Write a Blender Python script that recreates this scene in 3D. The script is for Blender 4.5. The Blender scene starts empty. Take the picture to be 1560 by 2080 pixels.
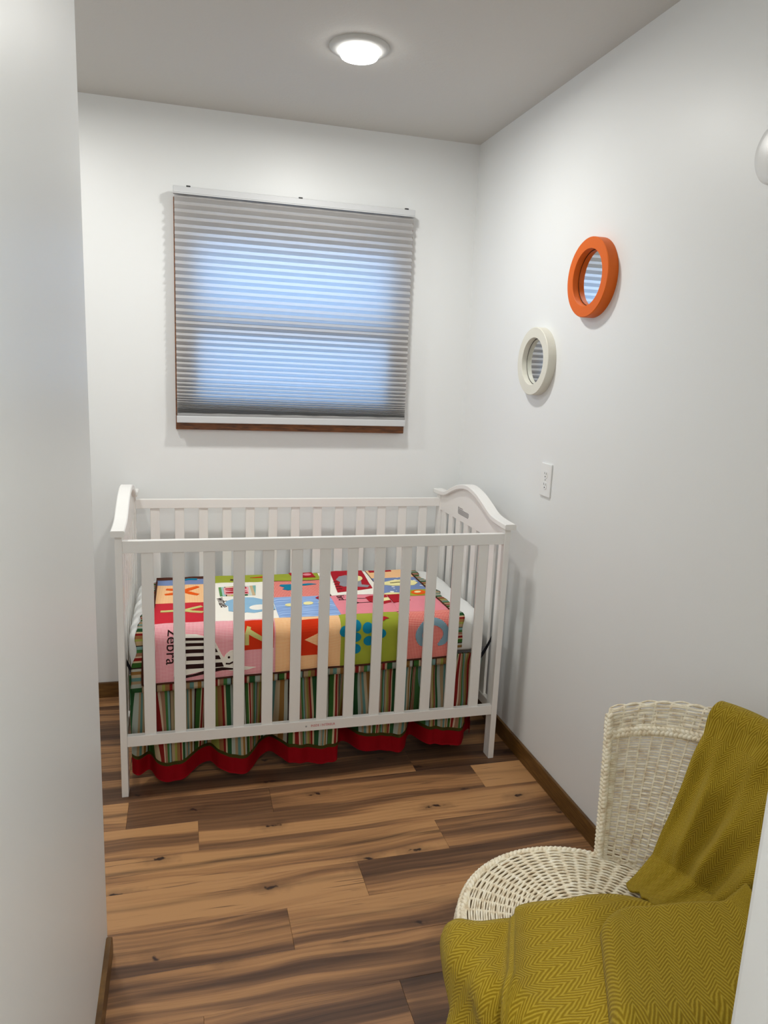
import bpy, bmesh, math, random
from mathutils import Vector, Matrix, noise
from mathutils.geometry import tessellate_polygon

random.seed(7)
S = bpy.context.scene
COL = S.collection
PI = math.pi

# ------------------------------------------------------------------ camera, world, lights, exposure
cam_d = bpy.data.cameras.new('camera')
cam = bpy.data.objects.new('camera', cam_d); COL.objects.link(cam)
YAW, PITCH, ROLL, FPX = 0.2724, 0.1943, 0.0432, 1481.7
cy_, sy_, cp_, sp_ = math.cos(YAW), math.sin(YAW), math.cos(PITCH), math.sin(PITCH)
_f = Vector((sy_*cp_, cy_*cp_, -sp_)); _r = Vector((cy_, -sy_, 0)); _u = _r.cross(_f)
cr_, sr_ = math.cos(ROLL), math.sin(ROLL)
_r2 = _r*cr_ + _u*sr_; _u2 = _u*cr_ - _r*sr_
cam.matrix_world = Matrix(((_r2.x, _u2.x, -_f.x, 0), (_r2.y, _u2.y, -_f.y, 0), (_r2.z, _u2.z, -_f.z, 1.4714), (0, 0, 0, 1)))
cam_d.sensor_fit = 'VERTICAL'; cam_d.sensor_height = 24.0; cam_d.lens = FPX/2080*24.0
cam_d.clip_start = 0.02; cam_d.clip_end = 60
S.camera = cam

w = bpy.data.worlds.new('sky'); S.world = w; w.use_nodes = True
w.node_tree.nodes['Background'].inputs[0].default_value = (0.27, 0.55, 1.0, 1)
w.node_tree.nodes['Background'].inputs[1].default_value = 4.2

S.view_settings.view_transform = 'Standard'; S.view_settings.look = 'None'
S.view_settings.gamma = 1.0; S.view_settings.use_curve_mapping = False
S.view_settings.exposure = 0.12
S.cycles.max_bounces = 14; S.cycles.diffuse_bounces = 8; S.cycles.transparent_max_bounces = 12
S.cycles.use_denoising = True
S.cycles.sample_clamp_indirect = 6.0

LAMP_W = 9.4
HALL_FILL_W = 17.0  # watts of the added hall fill
LAMP_COL = (1.0, 0.988, 0.945)

# ------------------------------------------------------------------ helpers
def srgb(r, g, b):
    f = lambda c: (c/255/12.92) if c/255 <= .04045 else ((c/255+.055)/1.055)**2.4
    return (f(r), f(g), f(b), 1)

def tag(o, label=None, cat=None, group=None, kind=None):
    if label: o['label'] = label
    if cat: o['category'] = cat
    if group: o['group'] = group
    if kind: o['kind'] = kind
    return o

def empty(name, loc, label, cat, group=None):
    o = bpy.data.objects.new(name, None); o.empty_display_size = .05
    o.location = loc; COL.objects.link(o)
    return tag(o, label, cat, group)

def obj(name, bm, mat, parent=None, smooth=False, local=True):
    """bm is in world coordinates; with a parent at (x,y,z) the mesh is kept where it is"""
    me = bpy.data.meshes.new(name)
    if parent is not None:
        p = wloc(parent)
        bmesh.ops.translate(bm, verts=bm.verts, vec=-p)
    bm.normal_update()
    bm.to_mesh(me); bm.free()
    if smooth:
        for pl in me.polygons: pl.use_smooth = True
    for m in (mat if isinstance(mat, (list, tuple)) else [mat]): me.materials.append(m)
    o = bpy.data.objects.new(name, me); COL.objects.link(o)
    if parent is not None: o.parent = parent
    return o

def wloc(o):
    v = Vector(o.location)
    while o.parent is not None:
        o = o.parent; v = v + Vector(o.location)
    return v

def newbm(): return bmesh.new()

def box(bm, x0, x1, y0, y1, z0, z1, bev=0.0, seg=1, mi=0):
    v = [bm.verts.new(p) for p in ((x0,y0,z0),(x1,y0,z0),(x1,y1,z0),(x0,y1,z0),(x0,y0,z1),(x1,y0,z1),(x1,y1,z1),(x0,y1,z1))]
    fs = [bm.faces.new([v[i] for i in q]) for q in ((0,3,2,1),(4,5,6,7),(0,1,5,4),(1,2,6,5),(2,3,7,6),(3,0,4,7))]
    for f in fs: f.material_index = mi
    if bev > 0:
        es = set(e for f in fs for e in f.edges)
        bmesh.ops.bevel(bm, geom=list(es), offset=bev, segments=seg, affect='EDGES', profile=.6)
    return v

def tube(bm, pts, r, n=6, closed=False, caps=True, flat=1.0):
    pts = [Vector(p) for p in pts]; N = len(pts); rings = []
    up = Vector((0, 0, 1))
    for i, p in enumerate(pts):
        if closed: t = pts[(i+1) % N] - pts[i-1]
        else: t = pts[min(i+1, N-1)] - pts[max(i-1, 0)]
        if t.length < 1e-9: t = Vector((0, 0, 1))
        t.normalize()
        a = up if abs(t.dot(up)) < .95 else Vector((1, 0, 0))
        s = t.cross(a).normalized(); b = s.cross(t)
        rr = r[i] if isinstance(r, (list, tuple)) else r
        rings.append([bm.verts.new(p + s*(rr*math.cos(2*PI*k/n)) + b*(rr*flat*math.sin(2*PI*k/n))) for k in range(n)])
    M = N if closed else N-1
    for i in range(M):
        A, B = rings[i], rings[(i+1) % N]
        for k in range(n):
            bm.faces.new((A[k], A[(k+1) % n], B[(k+1) % n], B[k]))
    if caps and not closed:
        bm.faces.new(rings[0][::-1]); bm.faces.new(rings[-1])

def lathe(bm, prof, center, axis='z', n=64, mi=0):
    """prof: (radius, height) list; axis: direction of height"""
    c = Vector(center); rings = []
    for r, h in prof:
        ring = []
        for k in range(n):
            a = 2*PI*k/n; p = (r*math.cos(a), r*math.sin(a), h)
            if axis == 'z': q = Vector(p)
            elif axis == '-z': q = Vector((p[0], -p[1], -p[2]))
            elif axis == '-x': q = Vector((-p[2], -p[0], p[1]))
            ring.append(bm.verts.new(c+q))
        rings.append(ring)
    fs = []
    for i in range(len(rings)-1):
        for k in range(n):
            f = bm.faces.new((rings[i][k], rings[i][(k+1) % n], rings[i+1][(k+1) % n], rings[i+1][k])); f.material_index = mi
            fs.append(f)
    return rings

def cap_ring(bm, ring, flip=False):
    bm.faces.new(ring[::-1] if flip else ring)

def grid(bm, fn, nu, nv, uvfn=None, thick=0.0, mi=0):
    """fn(i/nu, j/nv) -> Vector; optional uv layer"""
    V = [[bm.verts.new(fn(i/nu, j/nv)) for j in range(nv+1)] for i in range(nu+1)]
    uvl = bm.loops.layers.uv.verify()
    for i in range(nu):
        for j in range(nv):
            f = bm.faces.new((V[i][j], V[i+1][j], V[i+1][j+1], V[i][j+1])); f.material_index = mi; f.smooth = True
            if uvfn:
                for l, (a, b) in zip(f.loops, ((i, j), (i+1, j), (i+1, j+1), (i, j+1))):
                    l[uvl].uv = uvfn(a/nu, b/nv)
    return V

def smooth01(t):
    t = max(0.0, min(1.0, t)); return t*t*(3-2*t)

def lerp_table(tab, x):
    if x <= tab[0][0]: return tab[0][1]
    for (a, b), (c, d) in zip(tab, tab[1:]):
        if x <= c: return b + (d-b)*smooth01((x-a)/(c-a))
    return tab[-1][1]

def catmull(tab, x):
    """smooth interpolation through (x, y) points"""
    n = len(tab)
    if x <= tab[0][0]: return tab[0][1]
    if x >= tab[-1][0]: return tab[-1][1]
    for i in range(n-1):
        if x <= tab[i+1][0]: break
    x0, y0 = tab[i]; x1, y1 = tab[i+1]; h = x1-x0; t = (x-x0)/h
    m0 = (y1-tab[i-1][1])/(x1-tab[i-1][0]) if i > 0 else (y1-y0)/h
    m1 = (tab[i+2][1]-y0)/(tab[i+2][0]-x0) if i < n-2 else (y1-y0)/h
    return (2*t**3-3*t*t+1)*y0 + (t**3-2*t*t+t)*h*m0 + (-2*t**3+3*t*t)*y1 + (t**3-t*t)*h*m1

# ------------------------------------------------------------------ materials
class NT:
    def __init__(s, name):
        s.m = bpy.data.materials.new(name); s.m.use_nodes = True
        s.t = s.m.node_tree; s.n = s.t.nodes; s.b = s.n['Principled BSDF']
    def node(s, typ, **kw):
        n = s.n.new(typ)
        for k, v in kw.items():
            if k.startswith('i_'): n.inputs[k[2:].replace('_', ' ')].default_value = v
            else: setattr(n, k, v)
        return n
    def link(s, a, b): s.t.links.new(a, b)
    def setv(s, node, idx, v):
        if hasattr(v, 'links') or hasattr(v, 'is_output'): s.link(v, node.inputs[idx])
        else: node.inputs[idx].default_value = v
    def math(s, op, a, b=None, c=None, clamp=False):
        n = s.n.new('ShaderNodeMath'); n.operation = op; n.use_clamp = clamp
        s.setv(n, 0, a)
        if b is not None: s.setv(n, 1, b)
        if c is not None: s.setv(n, 2, c)
        return n.outputs[0]
    def mix(s, fac, a, b):
        n = s.n.new('ShaderNodeMix'); n.data_type = 'RGBA'
        s.setv(n, 0, fac); s.setv(n, 6, a); s.setv(n, 7, b)
        return n.outputs[2]
    def ramp(s, fac, stops, interp='LINEAR'):
        n = s.n.new('ShaderNodeValToRGB'); n.color_ramp.interpolation = interp
        cr = n.color_ramp
        while len(cr.elements) < len(stops): cr.elements.new(.5)
        for e, (p, c) in zip(cr.elements, stops): e.position = p; e.color = c
        s.link(fac, n.inputs[0]); return n.outputs[0]
    def noise(s, vec, scale, detail=3, rough=.5, dist=0, out=0):
        n = s.n.new('ShaderNodeTexNoise'); n.inputs['Scale'].default_value = scale
        n.inputs['Detail'].default_value = detail; n.inputs['Roughness'].default_value = rough
        n.inputs['Distortion'].default_value = dist
        if vec is not None: s.link(vec, n.inputs['Vector'])
        return n.outputs[out]
    def mapping(s, vec, scale=(1, 1, 1), loc=(0, 0, 0), rot=(0, 0, 0)):
        n = s.n.new('ShaderNodeMapping'); s.link(vec, n.inputs[0])
        n.inputs['Scale'].default_value = scale; n.inputs['Location'].default_value = loc; n.inputs['Rotation'].default_value = rot
        return n.outputs[0]
    def coord(s, which='Object'):
        n = s.n.new('ShaderNodeTexCoord'); return n.outputs[which]
    def sep(s, v):
        n = s.n.new('ShaderNodeSeparateXYZ'); s.link(v, n.inputs[0]); return n.outputs
    def comb(s, x, y, z=0.0):
        n = s.n.new('ShaderNodeCombineXYZ'); s.setv(n, 0, x); s.setv(n, 1, y); s.setv(n, 2, z); return n.outputs[0]
    def bump(s, h, strength=.2, dist=.001):
        n = s.n.new('ShaderNodeBump'); n.inputs['Strength'].default_value = strength; n.inputs['Distance'].default_value = dist
        s.link(h, n.inputs['Height']); s.link(n.outputs[0], s.b.inputs['Normal'])
    def base(s, c): s.setv(s.b, 'Base Color', c)
    def rough(s, v, spec=.5): s.b.inputs['Roughness'].default_value = v; s.b.inputs['Specular IOR Level'].default_value = spec

def plain(name, col, rough=.5, bump=0, bscale=200, spec=.4, bdist=.0006, vary=0.0):
    k = NT(name)
    if vary:
        n = k.noise(k.coord(), 6, 3)
        k.base(k.mix(k.math('MULTIPLY', n, vary), col, tuple(c*.6 for c in col[:3])+(1,)))
    else: k.base(col)
    k.rough(rough, spec)
    if bump: k.bump(k.noise(k.coord(), bscale, 3), bump, bdist)
    return k.m

WALLC = srgb(233, 235, 235)
M = {}
def wall_mat():
    k = NT('satin_white_paint'); k.base(WALLC); k.rough(.42, .45)
    c = k.coord()
    a = k.noise(c, 150, 2); b = k.noise(c, 5, 2)
    k.bump(k.math('ADD', k.math('MULTIPLY', a, .25), k.math('MULTIPLY', b, 2.0)), .35, .0012)
    return k.m
M['wall'] = wall_mat()
def ceil_mat():
    k = NT('flat_ceiling_paint'); k.base(srgb(206, 204, 199)); k.rough(.8, .3)
    k.bump(k.noise(k.coord(), 90, 4, .6), .5, .0016); return k.m
M['ceiling'] = ceil_mat()
M['crib'] = plain('white_crib_paint', srgb(236, 235, 232), .32, spec=.5)
M['plastic'] = plain('white_plastic', srgb(234, 235, 234), .3)
M['lamp_trim'] = plain('lamp_trim_white', srgb(200, 200, 197), .5)
M['dark'] = plain('dark_slot', (.02, .02, .02, 1), .6)
M['screw'] = plain('screw_grey', srgb(165, 165, 160), .35)

def trim_mat():
    k = NT('brown_stained_trim'); c = k.coord('Object')
    g = k.noise(k.mapping(c, (3, 3, 60)), 4, 4, .6)
    k.base(k.ramp(g, [(.3, srgb(72, 46, 16)), (.55, srgb(108, 76, 34)), (.75, srgb(130, 96, 48))])); k.rough(.38)
    return k.m
M['trim'] = trim_mat()
def casing_mat():
    k = NT('walnut_casing'); c = k.coord('Object')
    g = k.noise(k.mapping(c, (3, 20, 30)), 5, 4, .6, .6)
    k.base(k.ramp(g, [(.3, srgb(70, 36, 14)), (.6, srgb(136, 82, 40))])); k.rough(.4)
    return k.m
M['casing'] = casing_mat()

def floor_mat():
    k = NT('wood_plank_print')
    oi = k.n.new('ShaderNodeObjectInfo')
    c = k.coord('Object')
    offs = k.comb(k.math('MULTIPLY', oi.outputs['Random'], 37.0), k.math('MULTIPLY', oi.outputs['Random'], 91.0), 0.0)
    va = k.n.new('ShaderNodeVectorMath'); va.operation = 'ADD'; k.link(c, va.inputs[0]); k.link(offs, va.inputs[1]); v = va.outputs[0]
    cc = k.n.new('ShaderNodeSeparateColor'); k.link(oi.outputs['Color'], cc.inputs[0])
    tone, streak, knots = cc.outputs[0], cc.outputs[1], cc.outputs[2]
    # broad heartwood / sapwood figure, stretched along the plank
    vw = k.n.new('ShaderNodeVectorMath'); vw.operation = 'MULTIPLY_ADD'
    wn0 = k.n.new('ShaderNodeTexNoise'); wn0.inputs['Scale'].default_value = 1.0; wn0.inputs['Detail'].default_value = 2
    k.link(k.mapping(v, (1.5, 2.0, 1)), wn0.inputs['Vector']); k.link(wn0.outputs['Color'], vw.inputs[0]); vw.inputs[1].default_value = (0, .09, 0); k.link(v, vw.inputs[2])
    vg = vw.outputs[0]
    broad = k.noise(k.mapping(vg, (.45, 7.5, 1)), 1.5, 2.5, .45, .1)
    mid = k.noise(k.mapping(vg, (.9, 42.0, 1)), 1.8, 5, .68, .1)
    fine = k.noise(k.mapping(vg, (2.6, 260.0, 1)), 2.0, 4, .7, .0)
    wv = k.n.new('ShaderNodeTexWave'); wv.wave_type = 'RINGS'
    wv.inputs['Scale'].default_value = 7.5; wv.inputs['Distortion'].default_value = 2.2; wv.inputs['Detail'].default_value = 3
    wv.inputs['Detail Scale'].default_value = 1.4
    k.link(k.mapping(vg, (.22, 2.4, 1)), wv.inputs['Vector'])
    bs = k.math('MULTIPLY', k.math('SUBTRACT', broad, .5), 7.0)
    bs = k.math('MAXIMUM', k.math('MINIMUM', bs, .5), -.5)
    t = k.math('ADD', k.math('ADD', k.math('MULTIPLY', tone, .62), .06), k.math('MULTIPLY', bs, .44))
    t = k.math('ADD', t, k.math('MULTIPLY', k.math('SUBTRACT', mid, .5), .55))
    t = k.math('ADD', t, k.math('MULTIPLY', k.math('SUBTRACT', fine, .5), .42))
    t = k.math('ADD', t, k.math('MULTIPLY', k.math('SUBTRACT', wv.outputs['Fac'], .5), .09))
    col = k.ramp(t, [(.0, srgb(184, 138, 92)), (.20, srgb(162, 118, 78)), (.38, srgb(124, 89, 61)), (.58, srgb(98, 69, 48)), (.90, srgb(56, 38, 29))])
    # dark streak wandering along the plank
    sy = k.sep(c)
    wob = k.noise(k.mapping(v, (.8, .0, 1)), 1.6, 3, .5)
    cen = k.math('ADD', .045, k.math('MULTIPLY', wob, .08))
    dist = k.math('ABSOLUTE', k.math('SUBTRACT', sy[1], cen))
    wid = k.math('ADD', .004, k.math('MULTIPLY', k.noise(k.mapping(v, (1.3, 12, 1)), 2, 3, .6), .022))
    st = k.math('SUBTRACT', 1.0, k.math('DIVIDE', dist, wid), clamp=True)
    st = k.math('MULTIPLY', k.math('POWER', st, .8), streak)
    st = k.math('MULTIPLY', st, k.math('MULTIPLY', k.math('SUBTRACT', mid, .22), 2.4, clamp=True), clamp=True)
    col = k.mix(st, col, srgb(56, 38, 29))
    # thin dark cracks
    cr = k.noise(k.mapping(v, (2.2, 60.0, 1)), 2.4, 2, .5, .5)
    crk = k.math('MULTIPLY', k.math('SUBTRACT', cr, .635), 9.0, clamp=True)
    col = k.mix(k.math('MULTIPLY', crk, .65), col, srgb(74, 50, 38))
    # knots
    vo = k.n.new('ShaderNodeTexVoronoi'); vo.voronoi_dimensions = '2D'; vo.inputs['Scale'].default_value = 2.7; vo.inputs['Randomness'].default_value = 1
    wn = k.n.new('ShaderNodeTexNoise'); wn.inputs['Scale'].default_value = 30; k.link(v, wn.inputs['Vector'])
    vv = k.n.new('ShaderNodeVectorMath'); vv.operation = 'MULTIPLY_ADD'
    k.link(wn.outputs['Color'], vv.inputs[0]); vv.inputs[1].default_value = (.11, .075, 0); k.link(k.mapping(v, (1.0, 2.3, 1)), vv.inputs[2])
    k.link(vv.outputs[0], vo.inputs['Vector'])
    kd = k.math('SUBTRACT', 1.0, k.math('MULTIPLY', vo.outputs['Distance'], 17.0), clamp=True)
    kr = k.math('MULTIPLY', k.math('SUBTRACT', 1.0, k.math('MULTIPLY', vo.outputs['Distance'], 4.5), clamp=True), .55)
    kk = k.math('MULTIPLY', k.math('ADD', k.math('MULTIPLY', kd, 1.6), kr), k.math('MULTIPLY', knots, 1.0), clamp=True)
    col = k.mix(kk, col, srgb(50, 32, 26))
    k.base(col); k.rough(.42, .4)
    k.bump(fine, .08, .0004)
    return k.m
M['floor'] = floor_mat()

def gingham(name, c1, c2, scale, c3=None, vert=True):
    """two-colour gingham check on the cloth's own UVs (metres)"""
    k = NT(name); uv = k.coord('UV'); s = k.sep(uv)
    a = k.math('GREATER_THAN', k.math('FRACT', k.math('MULTIPLY', s[0], scale)), .5)
    b = k.math('GREATER_THAN', k.math('FRACT', k.math('MULTIPLY', s[1], scale)), .5)
    f = k.math('MULTIPLY', k.math('ADD', a, b), .5)
    k.base(k.mix(f, c2, c1)); k.rough(.9, .15)
    k.bump(k.noise(uv, 900, 2), .2, .0004)
    return k.m

def cloth(name, col, vary=.18, rough=.92, scale=800):
    k = NT(name); uv = k.coord('Object')
    n = k.noise(uv, 40, 3)
    k.base(k.mix(k.math('MULTIPLY', n, vary), col, tuple(c*.55 for c in col[:3])+(1,))); k.rough(rough, .15)
    k.bump(k.noise(uv, scale, 2), .3, .0005); return k.m

ORG, RED, CREAM = srgb(236, 96, 22), srgb(196, 36, 48), srgb(246, 240, 222)
LIME, TEAL, BLUE = srgb(166, 176, 62), srgb(22, 134, 166), srgb(150, 186, 214)
M['ging_pink'] = gingham('pink_gingham', srgb(222, 104, 128), srgb(250, 214, 214), 210)
M['ging_peach'] = gingham('peach_gingham', srgb(238, 160, 96), srgb(252, 226, 180), 210)
M['ging_red'] = gingham('red_gingham', srgb(206, 62, 66), srgb(244, 176, 160), 170)
M['pink'] = cloth('pink_seersucker', srgb(234, 142, 154))
M['red'] = cloth('red_corduroy', srgb(203, 44, 58)); M['darkred'] = cloth('dark_red_cotton', srgb(176, 30, 44))
M['lime'] = cloth('lime_cotton', srgb(160, 170, 58)); M['cream'] = cloth('cream_cotton', srgb(246, 243, 232), .08)
M['orange'] = cloth('orange_felt', ORG); M['redfelt'] = cloth('orange_red_felt', srgb(214, 56, 22))
M['teal'] = cloth('teal_felt', srgb(20, 130, 164)); M['skyblue'] = cloth('sky_blue_felt', srgb(146, 190, 220))
M['greyblue'] = cloth('grey_blue_fleece', srgb(128, 160, 176)); M['pistachio'] = cloth('pistachio_felt', srgb(206, 204, 128))
M['grey'] = cloth('grey_felt', srgb(150, 150, 158)); M['butter'] = cloth('butter_felt', srgb(244, 236, 170))
M['brown'] = cloth('brown_piping', srgb(78, 42, 30)); M['darkbrown'] = cloth('dark_brown_print', srgb(52, 30, 28))
M['black'] = plain('black_webbing', (.012, .012, .02, 1), .7)
M['redband'] = cloth('red_ruffle_band', srgb(188, 18, 34), .25)
M['olive'] = cloth('olive_trim', srgb(92, 84, 36))
M['pinkstripe'] = gingham('rose_patch', srgb(206, 90, 120), srgb(236, 150, 160), 120)
def bluestripe():
    k = NT('blue_wavy_stripe'); uv = k.coord('UV'); s = k.sep(uv)
    n = k.noise(k.mapping(uv, (3, 60, 1)), 2.2, 3, .6)
    k.base(k.ramp(n, [(.42, srgb(166, 196, 236)), (.55, srgb(128, 160, 214))])); k.rough(.9, .15); return k.m
M['bluestripe'] = bluestripe()
def bluedot():
    k = NT('blue_cotton_white_dashes'); uv = k.coord('UV')
    vo = k.n.new('ShaderNodeTexVoronoi'); vo.inputs['Scale'].default_value = 34; vo.inputs['Randomness'].default_value = .75
    k.link(k.mapping(uv, (.75, 1.1, 1)), vo.inputs['Vector'])
    f = k.math('LESS_THAN', vo.outputs['Distance'], .24)
    k.base(k.mix(f, srgb(120, 140, 184), srgb(240, 240, 238))); k.rough(.9, .15); return k.m
M['bluedot'] = bluedot()

STR = [(.00, (202, 178, 140)), (.045, (128, 178, 172)), (.10, (226, 210, 176)), (.15, (186, 140, 78)), (.20, (222, 226, 214)), (.245, (66, 38, 34)), (.262, (80, 130, 62)),
       (.34, (240, 226, 190)), (.37, (176, 52, 48)), (.42, (246, 226, 200)), (.445, (196, 150, 120)), (.50, (90, 146, 84)), (.55, (160, 200, 196)), (.60, (70, 40, 36)),
       (.615, (214, 190, 150)), (.68, (190, 196, 104)), (.72, (186, 138, 90)), (.78, (168, 46, 44)), (.82, (236, 214, 180)), (.85, (58, 110, 66)), (.93, (206, 216, 206))]
def striped(name, per=.25, axis=0):
    k = NT(name); uv = k.coord('UV'); s = k.sep(uv)
    f = k.math('FRACT', k.math('DIVIDE', s[axis], per))
    k.base(k.ramp(f, [(p, srgb(*c)) for p, c in STR], 'CONSTANT')); k.rough(.88, .15)
    k.bump(k.noise(uv, 900, 2), .15, .0003); return k.m
M['stripe'] = striped('candy_stripe_cotton'); M['stripe_v'] = striped('candy_stripe_across', .21, 1)
M['sheet'] = plain('white_fitted_sheet', srgb(226, 228, 226), .85, .6, 60, .2, .002)

def wicker_mat():
    k = NT('cream_wicker'); n = k.noise(k.coord('Object'), 60, 3)
    k.base(k.ramp(n, [(.3, srgb(214, 196, 166)), (.5, srgb(240, 230, 206)), (.7, srgb(247, 241, 224))])); k.rough(.5, .4)
    k.bump(k.noise(k.coord('Object'), 500, 2), .3, .0006); return k.m
M['wicker'] = wicker_mat()
M['core'] = plain('cane_liner', srgb(186, 168, 138), .8)  # plain darker tan for the liner under the seat weave

def throw_mat():
    k = NT('mustard_herringbone_wool'); uv = k.coord('UV')
    wob = k.n.new('ShaderNodeTexNoise'); wob.inputs['Scale'].default_value = 60; k.link(uv, wob.inputs['Vector'])
    va = k.n.new('ShaderNodeVectorMath'); va.operation = 'MULTIPLY_ADD'; k.link(wob.outputs['Color'], va.inputs[0])
    va.inputs[1].default_value = (.0035, .0035, 0); k.link(uv, va.inputs[2])
    s = k.sep(va.outputs[0])
    per = .037
    tri = k.math('ABSOLUTE', k.math('SUBTRACT', k.math('FRACT', k.math('DIVIDE', s[0], per)), .5))
    h = k.math('ADD', s[1], k.math('MULTIPLY', tri, per*1.35))
    st = k.math('SINE', k.math('MULTIPLY', h, 2*PI/.0086))
    st = k.math('ADD', k.math('MULTIPLY', st, .5), .5)
    fz = k.noise(uv, 420, 3, .7)
    f = k.math('ADD', k.math('MULTIPLY', st, .8), k.math('MULTIPLY', k.math('SUBTRACT', fz, .5), .7), clamp=True)
    k.base(k.ramp(f, [(.1, srgb(142, 116, 26)), (.5, srgb(166, 140, 38)), (.9, srgb(188, 163, 58))])); k.rough(.95, .1)
    k.b.inputs['Sheen Weight'].default_value = .25; k.b.inputs['Sheen Roughness'].default_value = .5
    k.b.inputs['Sheen Tint'].default_value = (.8, .75, .4, 1)
    k.bump(k.math('ADD', st, k.math('MULTIPLY', fz, 1.0)), .55, .0014)
    return k.m
M['throw'] = throw_mat()
M['mirror_orange'] = plain('orange_frame_paint', srgb(220, 100, 0), .5, .3, 120)
M['mirror_white'] = plain('cream_frame_paint', srgb(222, 220, 208), .5, .3, 120, vary=.15)
k = NT('mirror_glass'); k.base((.86, .88, .88, 1)); k.b.inputs['Metallic'].default_value = 1; k.b.inputs['Roughness'].default_value = .01; M['glass_mirror'] = k.m
k = NT('lamp_lens'); k.b.inputs['Emission Color'].default_value = LAMP_COL+(1,); k.b.inputs['Emission Strength'].default_value = 9.0; k.base((.9, .9, .9, 1)); M['lens'] = k.m
k = NT('window_glass'); tb = k.n.new('ShaderNodeBsdfTransparent'); gl = k.n.new('ShaderNodeBsdfGlossy'); gl.inputs['Roughness'].default_value = .02
ms = k.n.new('ShaderNodeMixShader'); ms.inputs[0].default_value = .06; k.link(tb.outputs[0], ms.inputs[1]); k.link(gl.outputs[0], ms.inputs[2])
k.link(ms.outputs[0], k.n['Material Output'].inputs[0]); M['glass'] = k.m
k = NT('grey_cellular_fabric'); df = k.n.new('ShaderNodeBsdfDiffuse'); tl = k.n.new('ShaderNodeBsdfTranslucent')
fb = k.noise(k.mapping(k.coord('Object'), (60, 1, 200)), 6, 3, .7)
fc = k.ramp(fb, [(.3, srgb(196, 194, 192)), (.7, srgb(214, 212, 210))]); k.link(fc, df.inputs[0]); tl.inputs[0].default_value = (.62, .64, .66, 1)
ms = k.n.new('ShaderNodeMixShader'); ms.inputs[0].default_value = .40; k.link(df.outputs[0], ms.inputs[1]); k.link(tl.outputs[0], ms.inputs[2])
k.link(ms.outputs[0], k.n['Material Output'].inputs[0]); M['blind'] = k.m
M['rail'] = plain('blind_rail_white', srgb(204, 206, 208), .4)
M['sash'] = plain('sash_brown', srgb(92, 60, 34), .5)

# ------------------------------------------------------------------ room shell
XR, YB, H = 1.256, 3.20, 2.44
XLN, YLN = -0.196, 1.697          # hall's left wall and where it ends
XNR, YNR = 0.55, 0.529            # hall's right wall and where it ends
XLW = -1.30                       # far left wall of the room, out of view
YH = -1.60                        # hall end behind the camera
def struct(name, bm, mat, parent=None):
    o = obj(name, bm, mat, parent)
    if parent is None: o['kind'] = 'structure'
    return o

b = newbm()
WX0, WX1, WZ0, WZ1 = 0.005, 0.92, 1.235, 2.06
for a in ((XLW-.1, WX0, YB, YB+.14, 0, H), (WX1, XR+.1, YB, YB+.14, 0, H), (WX0, WX1, YB, YB+.14, 0, WZ0), (WX0, WX1, YB, YB+.14, WZ1, H)): box(b, *a)
struct('wall_back', b, M['wall'])
b = newbm(); box(b, XR, XR+.1, YNR-.12, YB, 0, H); struct('wall_right', b, M['wall'])
b = newbm(); box(b, XLW-.1, XLW, YLN-.12, YB, 0, H); struct('wall_left', b, M['wall'])
b = newbm(); box(b, XLN-.12, XLN, YH, YLN, 0, H, .006, 2); struct('wall_hall_left', b, M['wall'])
b = newbm(); box(b, XLW, XLN-.12, YLN-.12, YLN, 0, H); struct('wall_front_left', b, M['wall'])
b = newbm(); box(b, XNR, XNR+.12, YH, YNR, 0, H, .008, 3); struct('wall_hall_right', b, M['wall'])
b = newbm(); box(b, XNR+.12, XR, YNR-.12, YNR, 0, H); struct('wall_front_right', b, M['wall'])
b = newbm(); box(b, XLN-.12, XNR+.12, YH-.1, YH, 0, H); struct('wall_hall_end', b, M['wall'])
b = newbm(); box(b, XLW-.1, XR+.1, YH-.1, YB+.14, H, H+.1); struct('ceiling', b, M['ceiling'])

# floor: subfloor slab with every plank a child of its own
b = newbm(); box(b, XLW-.1, XR+.1, YH-.1, YB+.14, -.09, -.008)
floor = struct('floor', b, plain('underlay', srgb(60, 44, 34), .9))
PW = .1495
KNOWN = {1: ([-.62, .826], [.75, .55, .8]), 0: ([-1.0, -.19, .278, 1.043], [.4, .35, .42, .62, .12]),
         -1: ([-.9, .033], [.4, .22, .30]), -2: ([-.55, .795], [.4, .20, .58]), -3: ([-.8, .496], [.5, .10, .55]),
         -4: ([-1.0, .262], [.5, .62, .32]), -5: ([-.42, .93], [.3, .50, .45]), -6: ([-.7, .031, .498], [.6, .66, .60, .8]),
         -7: ([-.35, .62], [.3, .40, .5]), 2: ([-.2, 1.02], [.5, .62, .45]), 3: ([-.75, .47], [.4, .5, .62]), 4: ([-.1, 1.1], [.72, .5, .4]), 5: ([-.6, .62], [.35, .6, .5])}
STRK = {(0, 1): .9, (0, 2): .35, (-1, 2): .0, (-2, 1): 1.0, (-3, 1): .55, (-4, 1): .4, (-4, 2): .5, (-6, 1): .9, (-5, 1): .5, (-3, 2): .6, (0, 3): .5, (1, 1): .8}
X0, X1 = XLW, XR
j = -26
rnd = random.Random(3)
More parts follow.
